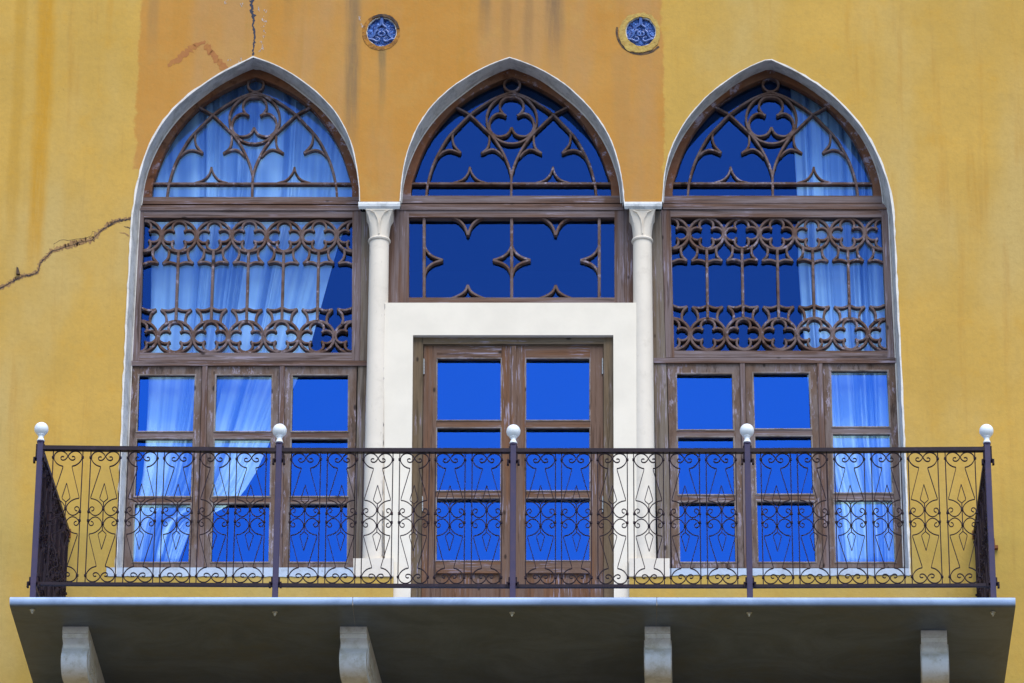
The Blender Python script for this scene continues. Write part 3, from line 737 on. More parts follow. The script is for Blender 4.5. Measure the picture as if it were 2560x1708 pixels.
# ------------------------------------------------------------------ columns, imposts
def col_profile(c_, r0, r1, ztop, zbot):
    return None
for idx, (cxp, ctop, lab) in enumerate(((948, 948, 'slender cream stone column beside the window with the wide curtain'),
                                        (1606, 1606, 'slender cream stone column beside the window with the narrow curtain'))):
    yc = .088
    zt = P(cxp, 541, yc).z; zn = P(cxp, 594, yc-.06).z; zb = P(cxp, 1396, .0).z
    xc = P(cxp, 620, yc).x; xb = xc
    t = thing('stone_column', lab, 'column', (xc, yc, P(cxp, 1440).z), 'slender columns between the arches')
    rt = .0665 if idx == 0 else .064; rb = .074
    bm = BM(); prof = []
    for i in range(13):
        u = i/12; prof.append((rb+(rt-rb)*u, zb+(zn-zb)*u))
    lathe(bm, prof, (xc, yc, 0), 32); obj('shaft', bm, M_COLUMN, t, smooth=35)
    bm = BM(); lathe(bm, [(rt, zn-.012), (rt+.008, zn-.009), (rt+.012, zn), (rt+.008, zn+.009), (rt, zn+.012)], (xc, yc, 0), 32)
    obj('necking_ring', bm, M_COLUMN, t, smooth=35)
    # bell of the capital, round below and square above
    bm = BM(); rings = []; hw = .091 if idx == 0 else .087
    for i in range(11):
        u = i/10; z = zn+.01+(zt-zn-.01)*u; r = rt*1.0+(hw-rt)*(u**2.2); sq = u**1.5
        ring = []
        for j in range(48):
            an = 2*PI*j/48; c_, s_ = math.cos(an), math.sin(an); m = max(abs(c_), abs(s_))
            rr = r*((1-sq)+sq/m*1.0)
            lf = .0035*abs(math.sin(2*an))*math.sin(PI*min(1, u*1.1))   # leaves
            ring.append(bm.verts.new((xc+(rr+lf)*c_, yc+(rr+lf)*s_, z)))
        rings.append(ring)
    for a_, b_ in zip(rings[:-1], rings[1:]):
        for j in range(48): bm.faces.new([a_[j], a_[(j+1) % 48], b_[(j+1) % 48], b_[j]])
    bell = obj('capital', bm, M_COLUMN, t, smooth=50)
    # raised leaf ribs on the bell
    bm = BM(); zf = lambda u: zn+.01+(zt-zn-.01)*u
    yf = lambda u: yc-(rt+(hw-rt)*(u**2.2))-.006
    for sx in (1, -1):
        pts = [(sx*.002, .08), (sx*.003, .4), (sx*.012, .68), (sx*.035, .92), (sx*.062, .98)]
        pv = [Vector((xc+x, yf(u)+.0, zf(u))) for x, u in pts]
        for a_, b_ in zip(pv[:-1], pv[1:]): beam(bm, a_, b_, .004, .008)
    obj('leaf_rib', bm, M_COLUMN, bell)
    za = zt+(P(0, 528, 0).z-P(0, 541, 0).z)+.002
    bm = BM(); box(bm, xc-hw-.002, xc+hw+.002, yc-hw-.003, yc+hw, zt, za); obj('abacus', bm, M_COLUMN, t, bevel=.003)
    x0, x1 = ((896, 1001) if idx == 0 else (1560, 1655))
    X0, X1 = P(x0, 510).x, P(x1, 510).x
    zi0, zi1 = za+.0005, P(cxp, 505, -.012).z
    bm = BM(); n = 7; pr = [(-.014, zi1), (-.020, zi1-.018), (-.018, zi1-.036), (-.004, zi1-.052), (.016, zi0+.004), (.020, zi0)]
    pr += [(.16, zi0), (.16, zi1)]
    va = [bm.verts.new((X0+max(0, y_+.014)*.5, y_, z_)) for y_, z_ in pr]; vb = [bm.verts.new((X1-max(0, y_+.014)*.5, y_, z_)) for y_, z_ in pr]
    bm.faces.new(va); bm.faces.new(vb[::-1])
    for j in range(len(pr)): bm.faces.new([va[j], va[(j+1) % len(pr)], vb[(j+1) % len(pr)], vb[j]])
    obj('impost', bm, M_CAP, t, bevel=.003)
    pl0, pl1 = ((883.5, 984) if idx == 0 else (1573.5, 1674))
    bm = BM(); board(bm, [(pl0, 1441), (pl1, 1441), (pl1, 1396), (pl0, 1396)], -.010, .17); obj('plinth', bm, M_COLUMN, t, bevel=.004)
    # grime seam where column meets the door surround
# door surround
YS_ = .040
t = thing('door_surround', 'broad plain cream plaster surround around the double door', 'door surround', (P(1280, 1490).x, YS_, Z_SLAB))
def spx(x, y): return XZ(x, y, YS_)
zfl = Z_SLAB-.01
bm = BM()
a_ = [spx(961, 757), spx(1599, 757)]; oL = spx(1032.5, 838); oR = spx(1533.4, 838)
bl = spx(984-14, 1440); br = spx(1605, 1440)
dl_ = (P(1028, 1440, YS_).x, zfl); dr_ = (P(1534, 1440, YS_).x, zfl)
outl = [a_[0], (a_[0][0]+.0, oL[1]), (P(984-16, 1440, YS_).x, zfl), dl_, oL, oR, dr_, (P(1601, 1440, YS_).x, zfl), (a_[1][0], oR[1]), a_[1]]
tri_prism(bm, [outl], YS_, .30)
obj('surround_face', bm, M_SURR, t)
jag([(961.5, 760), (959, 820), (957, 900), (955, 1010), (957, 1110), (955, 1200), (955, 1300), (957, 1390)], [3.6, 2.0, 4.2, 2.6, 4.6, 2.4, 5.0, 5.4], YS_-.0025, 'seam_crack', M_JOINT, t, 9, .7)
jag([(1598, 760), (1599, 850), (1600, 930), (1599, 1010), (1601, 1130), (1603, 1260), (1604, 1390)], [3.8, 2.2, 4.0, 4.6, 3.0, 4.0, 3.2], YS_-.0025, 'seam_crack', M_JOINT, t, 9, .7)
# ------------------------------------------------------------------ double door
YD = .075
t = thing('double_door', 'tall brown wooden double door with bright blue glass panes opening on the balcony', 'door', (P(1283, 1300, YD).x, YD, Z_SLAB))
c9 = lambda x, y: (940+x/3.264, 820+y/3.264)
zf0 = Z_SLAB
def dpost(bm, l0, l1, ya, y0, y1):
    a0 = XZ(l0(ya), ya, y0); a1 = XZ(l1(ya), ya, y0); b0 = XZ(l0(1480), 1480, y0); b1 = XZ(l1(1480), 1480, y0)
    prism(bm, [(b0[0], zf0), (b1[0], zf0), (a1[0], a1[1]), (a0[0], a0[1])], y0, y1)
fl0, fl1 = lin((1032.5, 838), (1026, 1487)), lin((1058, 860), (1053, 1487))
fr0, fr1 = lin((1509, 860), (1509.5, 1487)), lin((1533.4, 838), (1534, 1490))
bm = BM(); dpost(bm, fl0, fl1, 838, YD, .2); dpost(bm, fr0, fr1, 838, YD, .2); nf_ = len(bm.faces); board(bm, [(1058.1, 860), (1508.9, 860), (1508.9, 838), (1058.1, 838)], YD+.001, .2); second(bm, nf_); obj('door_frame', bm, [M_WDOOR, M_WDOORH], t, bevel=.003)
bm = BM(); board(bm, [(1058.5, 863.5), (1508.5, 863.5), (1508.5, 860.3), (1058.5, 860.3)], YD+.013, .19); obj('door_stop', bm, M_WDOORH, t)
YL = YD+.022
ast0, ast1 = lin((1279.5, 865), (1276, 1480)), lin((1290, 865), (1287, 1480))
leaves = ((lin((1059.5, 865), (1054.5, 1480)), ast0, lin((1092, 897), (1089.7, 1402)), lin((1253.4, 897), (1251.6, 1402))),
          (ast1, lin((1508, 865), (1508.5, 1480)), lin((1313.8, 897), (1313.4, 1402)), lin((1475, 897), (1475.3, 1402))))
for li_, (e0, e1, g0, g1) in enumerate(leaves):
    bm = BM(); dpost(bm, e0, g0, 864.5, YL, YL+.045); dpost(bm, g1, e1, 864.5, YL, YL+.045)
    nf_ = len(bm.faces)
    board(bm, [(g0(895), 895.5), (g1(895), 895.5), (g1(865), 865), (g0(865), 865)], YL+.001, YL+.044)
    board(bm, [(g0(1433), 1433), (g1(1433), 1433), (g1(1402), 1402), (g0(1402), 1402)], YL+.001, YL+.044)
    x0, z0 = XZ(g0(1480), 1480, YL); x1, _ = XZ(g1(1480), 1480, YL)
    prism(bm, [(x0, zf0+.005), (x1, zf0+.005), (x1, zf0+.16), (x0, zf0+.16)], YL+.001, YL+.044)
    second(bm, nf_); lf = obj('door_leaf', bm, [M_WLEAF, M_WLEAFH], t, bevel=.003)
    for r0, r1 in ((1051, 1069), (1227, 1245)):
        bm = BM(); board(bm, [(g0(r1), r1), (g1(r1), r1), (g1(r0), r0), (g0(r0), r0)], YL+.003, YL+.040); obj('glazing_bar', bm, M_WLEAFH, lf, bevel=.003)
    for r0, r1 in ((895.5, 1051), (1069, 1227), (1245, 1402)):
        bm = BM(); board(bm, [(g0(r1)-3, r1+3), (g1(r1)+3, r1+3), (g1(r0)+3, r0-3), (g0(r0)-3, r0-3)], YL+.032, YL+.037); obj('pane', bm, M_GLASS_LO, lf)
        bm = BM(); yb = YL-.003
        sweep(bm, [XZ(g0(r1), r1, yb), XZ(g1(r1), r1, yb), XZ(g1(r0), r0, yb), XZ(g0(r0), r0, yb)], [(-.004, yb+.008), (-.004, yb+.002), (0, yb), (.005, yb+.003), (.005, yb+.008)], True)
        obj('bead', bm, M_WBEAD, lf)
    # solid panel below the glass: recessed field with a raised centre
    bm = BM(); p0 = XZ(g0(1433), 1433, YL+.02); p1 = XZ(g1(1433), 1433, YL+.02)
    prism(bm, [(p0[0]-.01, zf0+.15), (p1[0]+.01, zf0+.15), (p1[0]+.01, p1[1]+.01), (p0[0]-.01, p0[1]+.01)], YL+.020, YL+.035)
    prism(bm, [(p0[0]+.035, zf0+.20), (p1[0]-.035, zf0+.20), (p1[0]-.035, p1[1]-.045), (p0[0]+.035, p0[1]-.045)], YL+.008, YL+.0205)
    obj('lower_panel', bm, M_WLEAF, lf, bevel=.004)
bm = BM(); dpost(bm, ast0, ast1, 864.5, YL-.012, YL+.05); obj('astragal', bm, M_WLEAF, t, bevel=.004)
for hx, hy, hh in ((1059.5, 918, 37), (1506.5, 917, 38), (1056, 1261, 36), (1507, 1262, 38)):
    bm = BM(); a_ = P(hx, hy-hh/2, YL-.006); b_ = P(hx, hy+hh/2, YL-.006)
    for q_ in range(5):
        u0, u1 = q_/5+.01, (q_+1)/5-.01; p0 = a_.lerp(b_, u0); p1 = a_.lerp(b_, u1)
        bmesh.ops.create_cone(bm, cap_ends=True, segments=10, radius1=.006, radius2=.006, depth=(p0-p1).length, matrix=Matrix.Translation((p0+p1)/2))
    ball(bm, a_+Vector((0, 0, .004)), .006, 1)
    obj('hinge', bm, M_STEEL, t)

# ------------------------------------------------------------------ room behind, curtains
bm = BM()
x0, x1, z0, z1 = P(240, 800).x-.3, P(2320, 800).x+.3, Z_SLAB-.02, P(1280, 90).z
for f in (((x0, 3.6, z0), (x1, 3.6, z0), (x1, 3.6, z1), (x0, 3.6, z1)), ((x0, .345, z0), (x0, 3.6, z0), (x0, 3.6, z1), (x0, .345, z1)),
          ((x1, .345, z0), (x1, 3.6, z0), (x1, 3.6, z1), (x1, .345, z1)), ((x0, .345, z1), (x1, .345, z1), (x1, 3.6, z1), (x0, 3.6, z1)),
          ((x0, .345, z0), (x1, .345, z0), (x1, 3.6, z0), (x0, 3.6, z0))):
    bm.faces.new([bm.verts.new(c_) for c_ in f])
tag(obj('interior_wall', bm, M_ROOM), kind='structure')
def curtain(rows, nf, amp, label, cat_loc, seed, Yc=.44, pinch=None):
    """rows: (py, left px, right px) from top to bottom; folds gather with the width"""
    bm = BM(); nx, nz = 260, 60; rr = resample([tuple(r) for r in rows], nz)
    rnd = random.Random(seed)
    ph = [rnd.uniform(0, 6.28) for _ in range(4)]
    grid = []
    for j, (py, l_, r_) in enumerate(rr):
        a_ = P(l_, py, Yc); b_ = P(r_, py, Yc); row = []
        for i in range(nx+1):
            u = i/nx
            uu = u+.035*math.sin(2*PI*u*2.3+ph[0])+.02*math.sin(2*PI*u*5.1+ph[1])
            s_ = math.sin(2*PI*nf*uu+ph[2]); s_ = math.copysign(abs(s_)**.7, s_)
            s2 = math.sin(2*PI*nf*2.7*uu+ph[3]+j*.01)
            d = amp*(.62*s_+.26*s2)*(.55+.45*math.sin(u*9+ph[1]))
            d += .012*noise.noise(Vector((u*6, j*.08, seed)))
            x = a_.x+(b_.x-a_.x)*u
            z = a_.z+(b_.z-a_.z)*u
            if pinch: d += pinch(u, j/nz)
            row.append(bm.verts.new((x, Yc+d, z)))
        grid.append(row)
    for j in range(nz-1):
        for i in range(nx): bm.faces.new([grid[j][i], grid[j][i+1], grid[j+1][i+1], grid[j+1][i]])
    uvl = bm.loops.layers.uv.new('UVMap'); ij = {v: (i/nx, j/nz) for j, row in enumerate(grid) for i, v in enumerate(row)}
    for f_ in bm.faces:
        for lp in f_.loops: lp[uvl].uv = (ij[lp.vert][0]+seed, ij[lp.vert][1])
    o = obj('curtain', bm, M_CURT, smooth=80, loc=P(cat_loc[0], cat_loc[1], Yc))
    md = o.modifiers.new('thickness', 'SOLIDIFY'); md.thickness = .002
    return tag(o, label, 'curtain')
def pin1(u, v):  # swept bottom edge bulges
    return .03*math.sin(u*14+v*9)*max(0, v-.8)*3
curtain([(130, 372, 905), (300, 372, 905), (490, 378, 886), (560, 378, 868), (623, 379, 845), (700, 378, 823), (772, 377, 803), (864, 374, 778), (935, 372, 752), (1002, 370, 722), (1090, 366, 684), (1186, 358, 640), (1241, 348, 606), (1275, 340, 560), (1305, 334, 500), (1335, 331, 474), (1412, 327, 446)], 9.5, .085,
        'wide white sheer curtain swept aside in the window by the sloping crack', (620, 1390), 3, pinch=pin1)
curtain([(120, 1972, 2225), (276, 1981, 2228), (489, 1994, 2230), (664, 1997, 2232), (768, 2004, 2236), (863, 2013, 2240), (941, 2020, 2243), (1064, 2032, 2246), (1150, 2046, 2248), (1250, 2078, 2250), (1330, 2088, 2252), (1385, 2092, 2254), (1412, 2094, 2254)], 6.5, .075,
        'narrow white sheer curtain hanging straight at the outer edge of its window', (2150, 1390), 9, pinch=pin1)

# ------------------------------------------------------------------ round windows
for i, (c_, lab) in enumerate(zip(RC, ('small round moulded blue glass window in the dark orange plaster, ringed by dark stains',
                                        'small round moulded blue glass window with a thick pale broken plaster ring'))):
    t = thing('round_window', lab, 'round window', (c_[0], 0, c_[1]), 'round glass windows above the columns')
    bm = BM(); nr, na = 14, 56; rings = []
    for r_ in range(nr+1):
        ring = []
        for a_ in range(na):
            an = 2*PI*a_/na; u = r_/nr
            jt = 1+.03*noise.noise(Vector((math.cos(an)*2, math.sin(an)*2, i*5)))
            x = RR[0]*1.03*u*math.cos(an)*jt; z = RR[1]*1.03*u*math.sin(an)*jt
            h = .030-.018*math.sqrt(max(0, 1-u*u))+.010*noise.noise(Vector((x*26, z*26, i*3)))
            ring.append(bm.verts.new((c_[0]+x, h, c_[1]+z)))
        rings.append(ring)
    bm.faces.new(rings[0])
    for a_, b_ in zip(rings[:-1], rings[1:]):
        for j in range(na): bm.faces.new([a_[j], a_[(j+1) % na], b_[(j+1) % na], b_[j]])
    bmesh.ops.remove_doubles(bm, verts=bm.verts, dist=1e-5)
    obj('glass_disc', bm, M_ROUND, t, smooth=80)
    # moulded ornament: three-armed scroll rising to a point
    bm = BM()
    S8 = lambda pts: cr(pts, 5)
    def tube(pts, r):
        pts = [Vector((c_[0]+x*RR[0], .004, c_[1]+z*RR[1])) for x, z in pts]
        rg = []
        for j, p in enumerate(pts):
            tt = (pts[min(j+1, len(pts)-1)]-pts[max(j-1, 0)]).normalized(); s_ = tt.cross(Vector((0, 1, 0))).normalized()
            rj = r*(.5+.5*math.sin(PI*min(1, (j+1)/len(pts)+.12)))
            rg.append([bm.verts.new(p+s_*rj*math.cos(2*PI*k/8)+Vector((0, 1, 0))*rj*.7*math.sin(2*PI*k/8)) for k in range(8)])
        for a1, b1 in zip(rg[:-1], rg[1:]):
            for k in range(8): bm.faces.new([a1[k], a1[(k+1) % 8], b1[(k+1) % 8], b1[k]])
        bm.faces.new(rg[0][::-1]); bm.faces.new(rg[-1])
    for sx in (1, -1):
        tube(S8([(sx*.04, .95), (sx*.05, .6), (sx*.12, .42), (sx*.30, .30), (sx*.30, .14), (sx*.14, .10)]), .009)
        tube(S8([(sx*.28, .12), (sx*.42, -.02), (sx*.48, -.22), (sx*.62, -.38), (sx*.82, -.46)]), .010)
        tube(S8([(sx*.82, -.46), (sx*.55, -.50), (sx*.30, -.62), (sx*.14, -.52), (sx*.20, -.36), (sx*.36, -.34)]), .009)
        tube(S8([(sx*.05, .02), (sx*.20, -.08), (sx*.14, -.24), (0, -.22)]), .009)
    obj('relief_ornament', bm, M_ROUNDREL, t, smooth=80)
    # broken plaster ring
    bm = BM(); n = 72; I, O = [], []
    for j in range(n+1):
        an = 2*PI*j/n; e = noise.noise(Vector((math.cos(an)*3, math.sin(an)*3, 7+i*4)))
        bias = (max(0, -math.cos(an-.3)))*.5+max(0, -math.sin(an))*.5
        wd = (.012+.016*bias+.012*abs(e)) if i == 0 else (.018+.036*bias+.016*abs(e))
        I.append((c_[0]+(RR[0]-.004+.006*e)*math.cos(an), c_[1]+(RR[1]-.004+.006*e)*math.sin(an)))
        O.append((c_[0]+(RR[0]+.004+wd)*math.cos(an), c_[1]+(RR[1]+.004+wd)*math.sin(an)))
    band(bm, O, I, -.006 if i else -.003, .012); obj('broken_plaster_ring', bm, M_RIM2 if i else M_RIM1, t)
    bm = BM(); n = 60; I, O = [], []
    for j in range(n+1):   # bright chipped edge
        an = 2*PI*j/n; e = noise.noise(Vector((math.cos(an)*6, math.sin(an)*6, 2+i*9)))
        I.append((c_[0]+(RR[0]-.009+.006*e)*math.cos(an), c_[1]+(RR[1]-.009+.006*e)*math.sin(an)))
        O.append((c_[0]+(RR[0]-.001+.003*e)*math.cos(an), c_[1]+(RR[1]-.001+.003*e)*math.sin(an)))
    band(bm, O, I, .004, .02); obj("putty_edge", bm, M_LIP, t)
    jt = [(c_[0]+(RR[0]+(.026 if i == 0 else .058))*math.cos(a_), c_[1]+(RR[1]+(.024 if i == 0 else .055))*math.sin(a_)) for a_ in [math.radians(d_) for d_ in (range(168, 322, 6) if i else range(10, 130, 6))]]
    A_, B_ = [], []
    for j, p in enumerate(jt):
        v = Vector((p[0]-c_[0], p[1]-c_[1])).normalized(); h = .005+.004*math.sin(PI*j/(len(jt)-1))+.004*random.random()
        off = -.018 if i == 0 else 0
        A_.append((p[0]+v.x*(h+off), p[1]+v.y*(h+off))); B_.append((p[0]-v.x*(h-off), p[1]-v.y*(h-off)))
    bm = BM(); band(bm, A_, B_, -.0085 if i == 0 else -.0015, .002); obj('ring_crack', bm, M_CRACK, t)

# ------------------------------------------------------------------ balcony slab
zt = Z_SLAB; th = .062; zb = zt-th
def slab_edge(px_list):
    return px_list
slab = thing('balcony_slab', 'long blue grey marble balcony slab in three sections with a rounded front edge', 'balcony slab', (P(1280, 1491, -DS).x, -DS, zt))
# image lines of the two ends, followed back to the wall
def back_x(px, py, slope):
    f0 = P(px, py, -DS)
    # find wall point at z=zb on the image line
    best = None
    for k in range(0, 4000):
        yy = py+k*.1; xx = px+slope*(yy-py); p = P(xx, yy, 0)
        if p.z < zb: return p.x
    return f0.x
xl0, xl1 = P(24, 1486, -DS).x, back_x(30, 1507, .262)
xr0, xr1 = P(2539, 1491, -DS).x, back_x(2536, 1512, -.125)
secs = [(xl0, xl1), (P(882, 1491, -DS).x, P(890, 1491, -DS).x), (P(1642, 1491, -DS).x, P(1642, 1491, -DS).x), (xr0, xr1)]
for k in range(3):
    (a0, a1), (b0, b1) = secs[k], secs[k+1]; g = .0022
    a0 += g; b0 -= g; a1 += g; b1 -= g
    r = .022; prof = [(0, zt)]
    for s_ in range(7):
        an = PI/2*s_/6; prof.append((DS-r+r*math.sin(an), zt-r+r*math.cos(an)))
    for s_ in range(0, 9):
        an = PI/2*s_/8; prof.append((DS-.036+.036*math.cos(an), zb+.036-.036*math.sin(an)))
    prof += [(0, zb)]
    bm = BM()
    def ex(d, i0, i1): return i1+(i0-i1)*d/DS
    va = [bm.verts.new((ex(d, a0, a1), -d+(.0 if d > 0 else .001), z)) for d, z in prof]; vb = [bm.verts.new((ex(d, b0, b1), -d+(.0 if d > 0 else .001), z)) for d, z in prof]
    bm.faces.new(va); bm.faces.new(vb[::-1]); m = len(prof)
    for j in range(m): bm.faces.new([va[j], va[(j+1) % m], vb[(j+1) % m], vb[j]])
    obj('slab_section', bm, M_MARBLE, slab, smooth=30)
for k in (1, 2):
    j0, j1 = secs[k]; bm = BM(); beam(bm, (j0, -DS+.004, zt-th/2-.001), (j1, 0, zt-th/2-.001), .006, th-.006, Vector((0, 0, 1))); obj('joint_filler', bm, M_JOINT, slab)
for bx, by in ((81, 1524), (687, 1529.5), (1280, 1531), (1873, 1531), (2482, 1530)):
    # bolt: plane is the slab underside
    d = ROT @ Vector((bx-CX, CY-by, -F)); tt = (zb-CAM.z)/d.z; p = CAM+tt*d
    bm = BM()
    bmesh.ops.create_cone(bm, cap_ends=True, segments=20, radius1=.017, radius2=.017, depth=.004, matrix=Matrix.Translation(p+Vector((0, 0, -.0035))))
    bmesh.ops.create_cone(bm, cap_ends=True, segments=6, radius1=.012, radius2=.012, depth=.012, matrix=Matrix.Translation(p+Vector((0, 0, -.011))))
    bmesh.ops.create_cone(bm, cap_ends=True, segments=12, radius1=.006, radius2=.006, depth=.012, matrix=Matrix.Translation(p+Vector((0, 0, -.022))))
    obj('bolt', bm, M_BOLT, slab)

# ------------------------------------------------------------------ stone brackets
zu = zb-.001
def under(px, py, z=None):
    d = ROT @ Vector((px-CX, CY-py, -F)); tt = ((zu if z is None else z)-CAM.z)/d.z; return CAM+tt*d
labs = ('pale carved stone bracket under the balcony, nearest the far left corner', 'pale carved stone bracket directly under the left slab joint, below the left column',
        'pale carved stone bracket directly under the right slab joint, below the right column', 'pale carved stone bracket under the balcony, nearest the far right corner')
BP = ((156.5, 221), (850, 917), (1611.7, 1675.6), (2302, 2367))
lean = (.03, .07, .03, .07)      # how far each bracket runs askew towards the wall
for i, (bx0, bx1) in enumerate(BP):
    py = 1566.5 if i < 3 else 1576
    pf = under((bx0+bx1)/2, py); L = -pf.y; xw = (under(bx1, py).x-under(bx0, py).x)/2; xc = pf.x
    t = thing('stone_bracket', labs[i], 'bracket', (xc, 0, zu-.6), 'stone brackets carrying the balcony')
    pr = [(L, 0), (L, -.043), (L-.014, -.046), (L-.014, -.072)]
    pr += cr([(L-.034, -.080), (L-.060, -.098), (L-.062, -.122), (L-.026, -.155), (L+.004, -.195), (L+.004, -.240), (L-.025, -.285), (L-.09, -.315), (L-.18, -.312), (L-.27, -.30), (L-.33, -.31)], 5)
    pr += cr([(L-.36, -.325), (L-.5, -.39), (L-.68, -.55), (L-.80, -.70), (.05, -.86), (0, -.90)], 4)[1:]
    pr += [(0, 0)]
    bm = BM()
    sk = lambda d: lean[i]*(L-d)
    va = [bm.verts.new((xc-xw+sk(d), -d, zu+z)) for d, z in pr]; vb = [bm.verts.new((xc+xw+sk(d), -d, zu+z)) for d, z in pr]
    n = len(pr)
    for j in range(n): bm.faces.new([va[j], va[(j+1) % n], vb[(j+1) % n], vb[j]])
    tris = tessellate_polygon([[Vector((d, z, 0)) for d, z in pr]])
    for tr in tris:
        bm.faces.new([va[j] for j in tr]); bm.faces.new([vb[j] for j in tr][::-1])
    obj('bracket_body', bm, M_BRKT, t, smooth=30)
    # carved volute ribs on both cheeks
    for sx in (1, -1):
        bm = BM()
        for off in (.035, .075, .115):
            path = []
            for (d, z) in cr([(L-.06, -.15), (L-.035, -.215), (L-.06, -.265), (L-.13, -.285), (L-.24, -.27), (L-.36, -.27), (L-.52, -.34), (L-.72, -.48), (.06, -.70)], 6):
                path.append(Vector((xc+sx*(xw+.002)+sk(d-off*.6), -(d-off*.6), zu+z+off*.9)))
            for a_, b_ in zip(path[:-1], path[1:]): beam(bm, a_, b_, .012, .010, Vector((1, 0, 0)))
        obj('volute_rib', bm, M_BRKT, t)

# ------------------------------------------------------------------ railing
posts = [(100, 1108, 84, 1485), (698, 1112, 688, 1491), (1284, 1114, 1281, 1491.5), (1870, 1112, 1873, 1491.5), (2470, 1113, 2481, 1490)]
rail_y = [(1115.5, 1126, 1456.5, 1464), (1122, 1132, 1459.5, 1467.5), (1123, 1133, 1462.5, 1470), (1123, 1133, 1462.5, 1470), (1119.5, 1129, 1460, 1467.5)]
YR = -DR
rl = thing('balcony_railing', 'dark purple wrought iron balcony railing with scrollwork and five white ball finials', 'railing', (P(1284, 1491, YR).x, YR, zt))
PT = []
for i, (xa, ya, xb_, yb_) in enumerate(posts):
    a_ = P(xa, ya, YR); b_ = P(xb_, yb_, YR); xm = (a_.x+b_.x)/2; 
    xm = a_.x*.5+b_.x*.5
    bm = BM(); box(bm, xm-.0185, xm+.0185, YR-.0185, YR+.0185, zt, a_.z)
    bmesh.ops.create_cone(bm, cap_ends=True, segments=16, radius1=.024, radius2=.024, depth=.012, matrix=Matrix.Translation((xm, YR, a_.z+.006)))
    po = obj('post', bm, M_POST, rl, bevel=.002)
    PT.append((xm, a_.z))
    # white ball finial on a waisted neck
    z0 = a_.z+.012
    bm = BM(); R_ = .0455
    prof = [(.024, 0), (.026, .004), (.022, .012), (.017, .024), (.0165, .034), (.020, .040), (.024, .044), (.0235, .048)]
    cz = .048+R_*.86
    for s_ in range(5, 24): 
        an = -PI/2+PI*s_/23
        if math.sin(an) > -.84: prof.append((R_*math.cos(an), cz+R_*math.sin(an)))
    lathe(bm, prof, (xm, YR, z0), 28); obj('finial', bm, M_FIN, po, smooth=50)
    # clamps holding the panels
    for zc_, h_ in ((a_.z-.065, .11), (zt+.15, .05)):
        bm = BM(); box(bm, xm-.028, xm+.028, YR-.012, YR+.012, zc_-h_/2, zc_+h_/2)
        for sx in (-1, 1):
            box(bm, xm+sx*.034-.006, xm+sx*.034+.006, YR-.026, YR+.004, zc_-h_/2-.022, zc_-h_/2+.012)
            bmesh.ops.create_cone(bm, cap_ends=True, segments=8, radius1=.006, radius2=.006, depth=.05, matrix=Matrix.Translation((xm+sx*.024, YR-.012, zc_-h_/2+.005)) @ Matrix.Rotation(PI/2, 4, 'X'))
        obj('clamp', bm, M_IRON, po, bevel=.001)
RZ = []   # rail levels at each post
for i in range(5):
    RZ.append([P(posts[i][0], v, YR).z for v in rail_y[i]])
def barrail(name, i, j, kt, kb, wdt, ext=0.0):
    a_ = Vector((PT[i][0]-(.006 if i == 0 else 0), YR, (RZ[i][kt]+RZ[i][kb])/2)); b_ = Vector((PT[j][0]+.0, YR, (RZ[j][kt]+RZ[j][kb])/2))
    bm = BM(); beam(bm, a_, b_, abs(RZ[i][kt]-RZ[i][kb])*.92, wdt); return obj(name, bm, M_RAIL, rl, bevel=.002)
for i in range(4):
    barrail('top_rail', i, i+1, 0, 1, .036); barrail('bottom_rail', i, i+1, 2, 3, .026)
# one scroll, built round its own origin (top centre), then copied
H = (RZ[2][1]-RZ[2][2]); sx_ = .0945/237; sz_ = H/(2320-150)
def mp(x, y): return (x*sx_, -(y-150)*sz_)
half_strokes = [
    [(73, 410), (130, 393), (182, 355), (216, 305), (224, 262), (212, 212), (176, 176), (125, 160), (70, 170), (27, 203), (6, 238), (16, 270), (48, 302), (84, 308), (110, 292), (112, 265), (90, 248), (64, 254)],
    [(73, 410), (76, 440), (207, 915), (206, 940)],
    [(206, 940), (140, 955), (78, 990), (32, 1040), (9, 1105), (35, 1165), (75, 1205), (120, 1220), (170, 1205), (208, 1165), (222, 1125), (202, 1085), (168, 1080), (147, 1106), (160, 1138), (188, 1147)],
    [(0, 690), (64, 925), (58, 950), (0, 1000)]]
straight = (1, 3)
bm = BM(); k = 0
TH = .0046
for si, st_ in enumerate(half_strokes):
    for sgn in (1, -1):
        for fl in (0, 1):
            pts = [(sgn*x, (2464-y) if fl else y) for x, y in st_]
            path = [mp(*p) for p in pts]
            if si not in straight: path = cr(path, 4)
            k += 1
            sweep(bm, path, flat_sec(TH if si not in straight else .0042, -.0065+.0002*k, .0065-.0002*k))
    
x_, z_ = mp(0, 1000); x2, z2 = mp(0, 1464); box(bm, -.003, .003, -.0035, .0035, z2, z_)
for cx_, cy_ in ((237, 262), (-237, 262), (237, 2202), (-237, 2202), (232, 1160), (-232, 1160), (232, 1304), (-232, 1304), (0, 1110), (0, 1354)):
    x_, z_ = mp(cx_, cy_); bmesh.ops.create_cube(bm, size=1, matrix=Matrix.Translation((x_, 0, z_)) @ Matrix.Diagonal((.016, .018, .012, 1)))
    
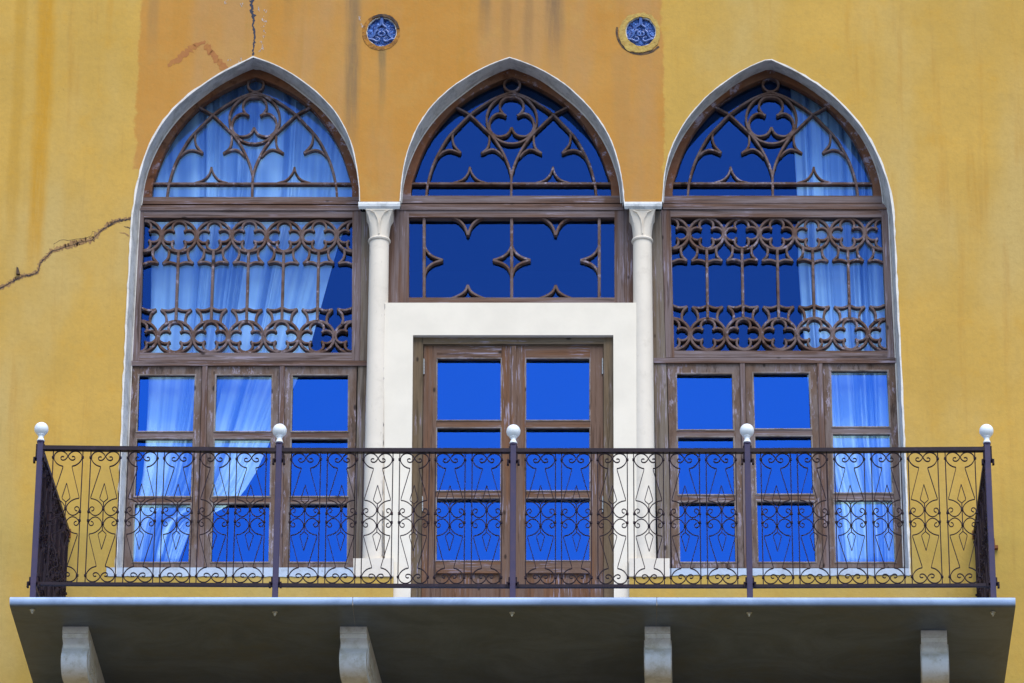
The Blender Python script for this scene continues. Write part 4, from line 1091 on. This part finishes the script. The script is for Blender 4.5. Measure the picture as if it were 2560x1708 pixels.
scroll_me = None
def mk(name, bm, mat):
    bmesh.ops.recalc_face_normals(bm, faces=bm.faces)
    me = bpy.data.meshes.new(name); bm.to_mesh(me); bm.free(); me.materials.append(mat); return me
scroll_me = mk('scroll', bm, M_IRON)
bm = BM(); box(bm, -.0032, .0032, -.0032, .0032, -H, 0); bar_me = mk('baluster', bm, M_IRON)
bm = BM(); box(bm, -.0035, .0035, -.008, .008, -H, 0); side_me = mk('baluster', bm, M_IRON)
def put(name, me, parent, loc, rz=0, sz=1.0):
    o = bpy.data.objects.new(name, me); COL.objects.link(o); pb = base_of(parent)
    l_ = Vector(loc)-pb; o.location = l_; o['_b'] = list(l_); o.rotation_euler = (0, 0, rz); o.scale = (1, 1, sz); o.parent = parent; return o
cx_m = [[170, 264, 357, 448, 538, 629], [765, 856, 945.5, 1036.5, 1126, 1217.5], [1351.7, 1441, 1531, 1621, 1711, 1802], [1939, 2030, 2123, 2215, 2307, 2400]]
rnd = random.Random(5)
for b_ in range(4):
    for cxp in cx_m[b_]:
        x = P(cxp, 1142, YR).x
        u = (x-PT[b_][0])/(PT[b_+1][0]-PT[b_][0]); za = RZ[b_][1]+(RZ[b_+1][1]-RZ[b_][1])*u; zc_ = RZ[b_][2]+(RZ[b_+1][2]-RZ[b_][2])*u
        sc_ = (za-zc_)/H
        o = put('scroll', scroll_me, rl, (x, YR, za), rnd.uniform(-.02, .02), sc_)
        for s_ in (-1, 1): put('baluster', bar_me, rl, (x+s_*.0945, YR, za+.004), 0, sc_*1.01)
# side returns to the wall
for side in (0, 1):
    i = 0 if side == 0 else 4
    x0 = PT[i][0]; xw_ = P(170, 1334, 0).x if side == 0 else P(2438, 1334, 0).x
    zt_ = (RZ[i][0]+RZ[i][1])/2; zb_ = (RZ[i][2]+RZ[i][3])/2
    bm = BM(); beam(bm, (x0, YR, zt_), (xw_, .0, zt_), .030, .034, Vector((0, 0, 1))); obj('top_rail', bm, M_RAIL, rl)
    bm = BM(); beam(bm, (x0, YR, zb_), (xw_, .0, zb_), .022, .024, Vector((0, 0, 1))); obj('bottom_rail', bm, M_RAIL, rl)
    ang = math.atan2(DR, xw_-x0)
    for k in range(6):
        u = (k+.62)/6.15
        c_ = Vector((x0+(xw_-x0)*u, YR+DR*u, RZ[i][1]))
        o = put('scroll', scroll_me, rl, c_, ang, (RZ[i][1]-RZ[i][2])/H); o.scale[1] = 1.8
        for s_ in (-1, 1):
            p = c_+Vector((math.cos(ang), math.sin(ang), 0))*s_*.0945
            put('baluster', side_me, rl, p+Vector((0, 0, .004)), ang, (RZ[i][1]-RZ[i][2])/H*1.01)
    bm = BM(); z_ = P(170 if side == 0 else 2438, 1334, 0).z
    box(bm, xw_-.02, xw_+.02, -.012, .01, zt_-.03, zt_+.03); obj('wall_plate', bm, M_RUST, rl, bevel=.002)
# rusty stub sticking out of the wall near the right end of the railing
bm = BM(); p = P(2489, 1368, -.02)
box(bm, p.x-.022, p.x+.016, -.03, .01, p.z-.012, p.z+.010); box(bm, p.x-.012, p.x-.004, -.028, -.012, p.z, p.z+.06)
tag(obj('iron_stub', bm, M_RUST, loc=(p.x, 0, p.z), bevel=.002), 'small rusty iron stub left in the yellow wall just outside the railing', 'iron stub')

bm = BM(); p = P(46, 676, -.02)
prism(bm, [(p.x-.014, p.z-.026), (p.x+.012, p.z-.026), (p.x-.002, p.z+.020), (p.x-.014, p.z+.028)], -.022, .01)
tag(obj('iron_hook', bm, M_CRACK, loc=(p.x, 0, p.z), bevel=.002), 'small dark broken iron hook just above the long sloping crack', 'iron hook')
for o in bpy.data.objects:
    if '_b' in o: del o['_b']
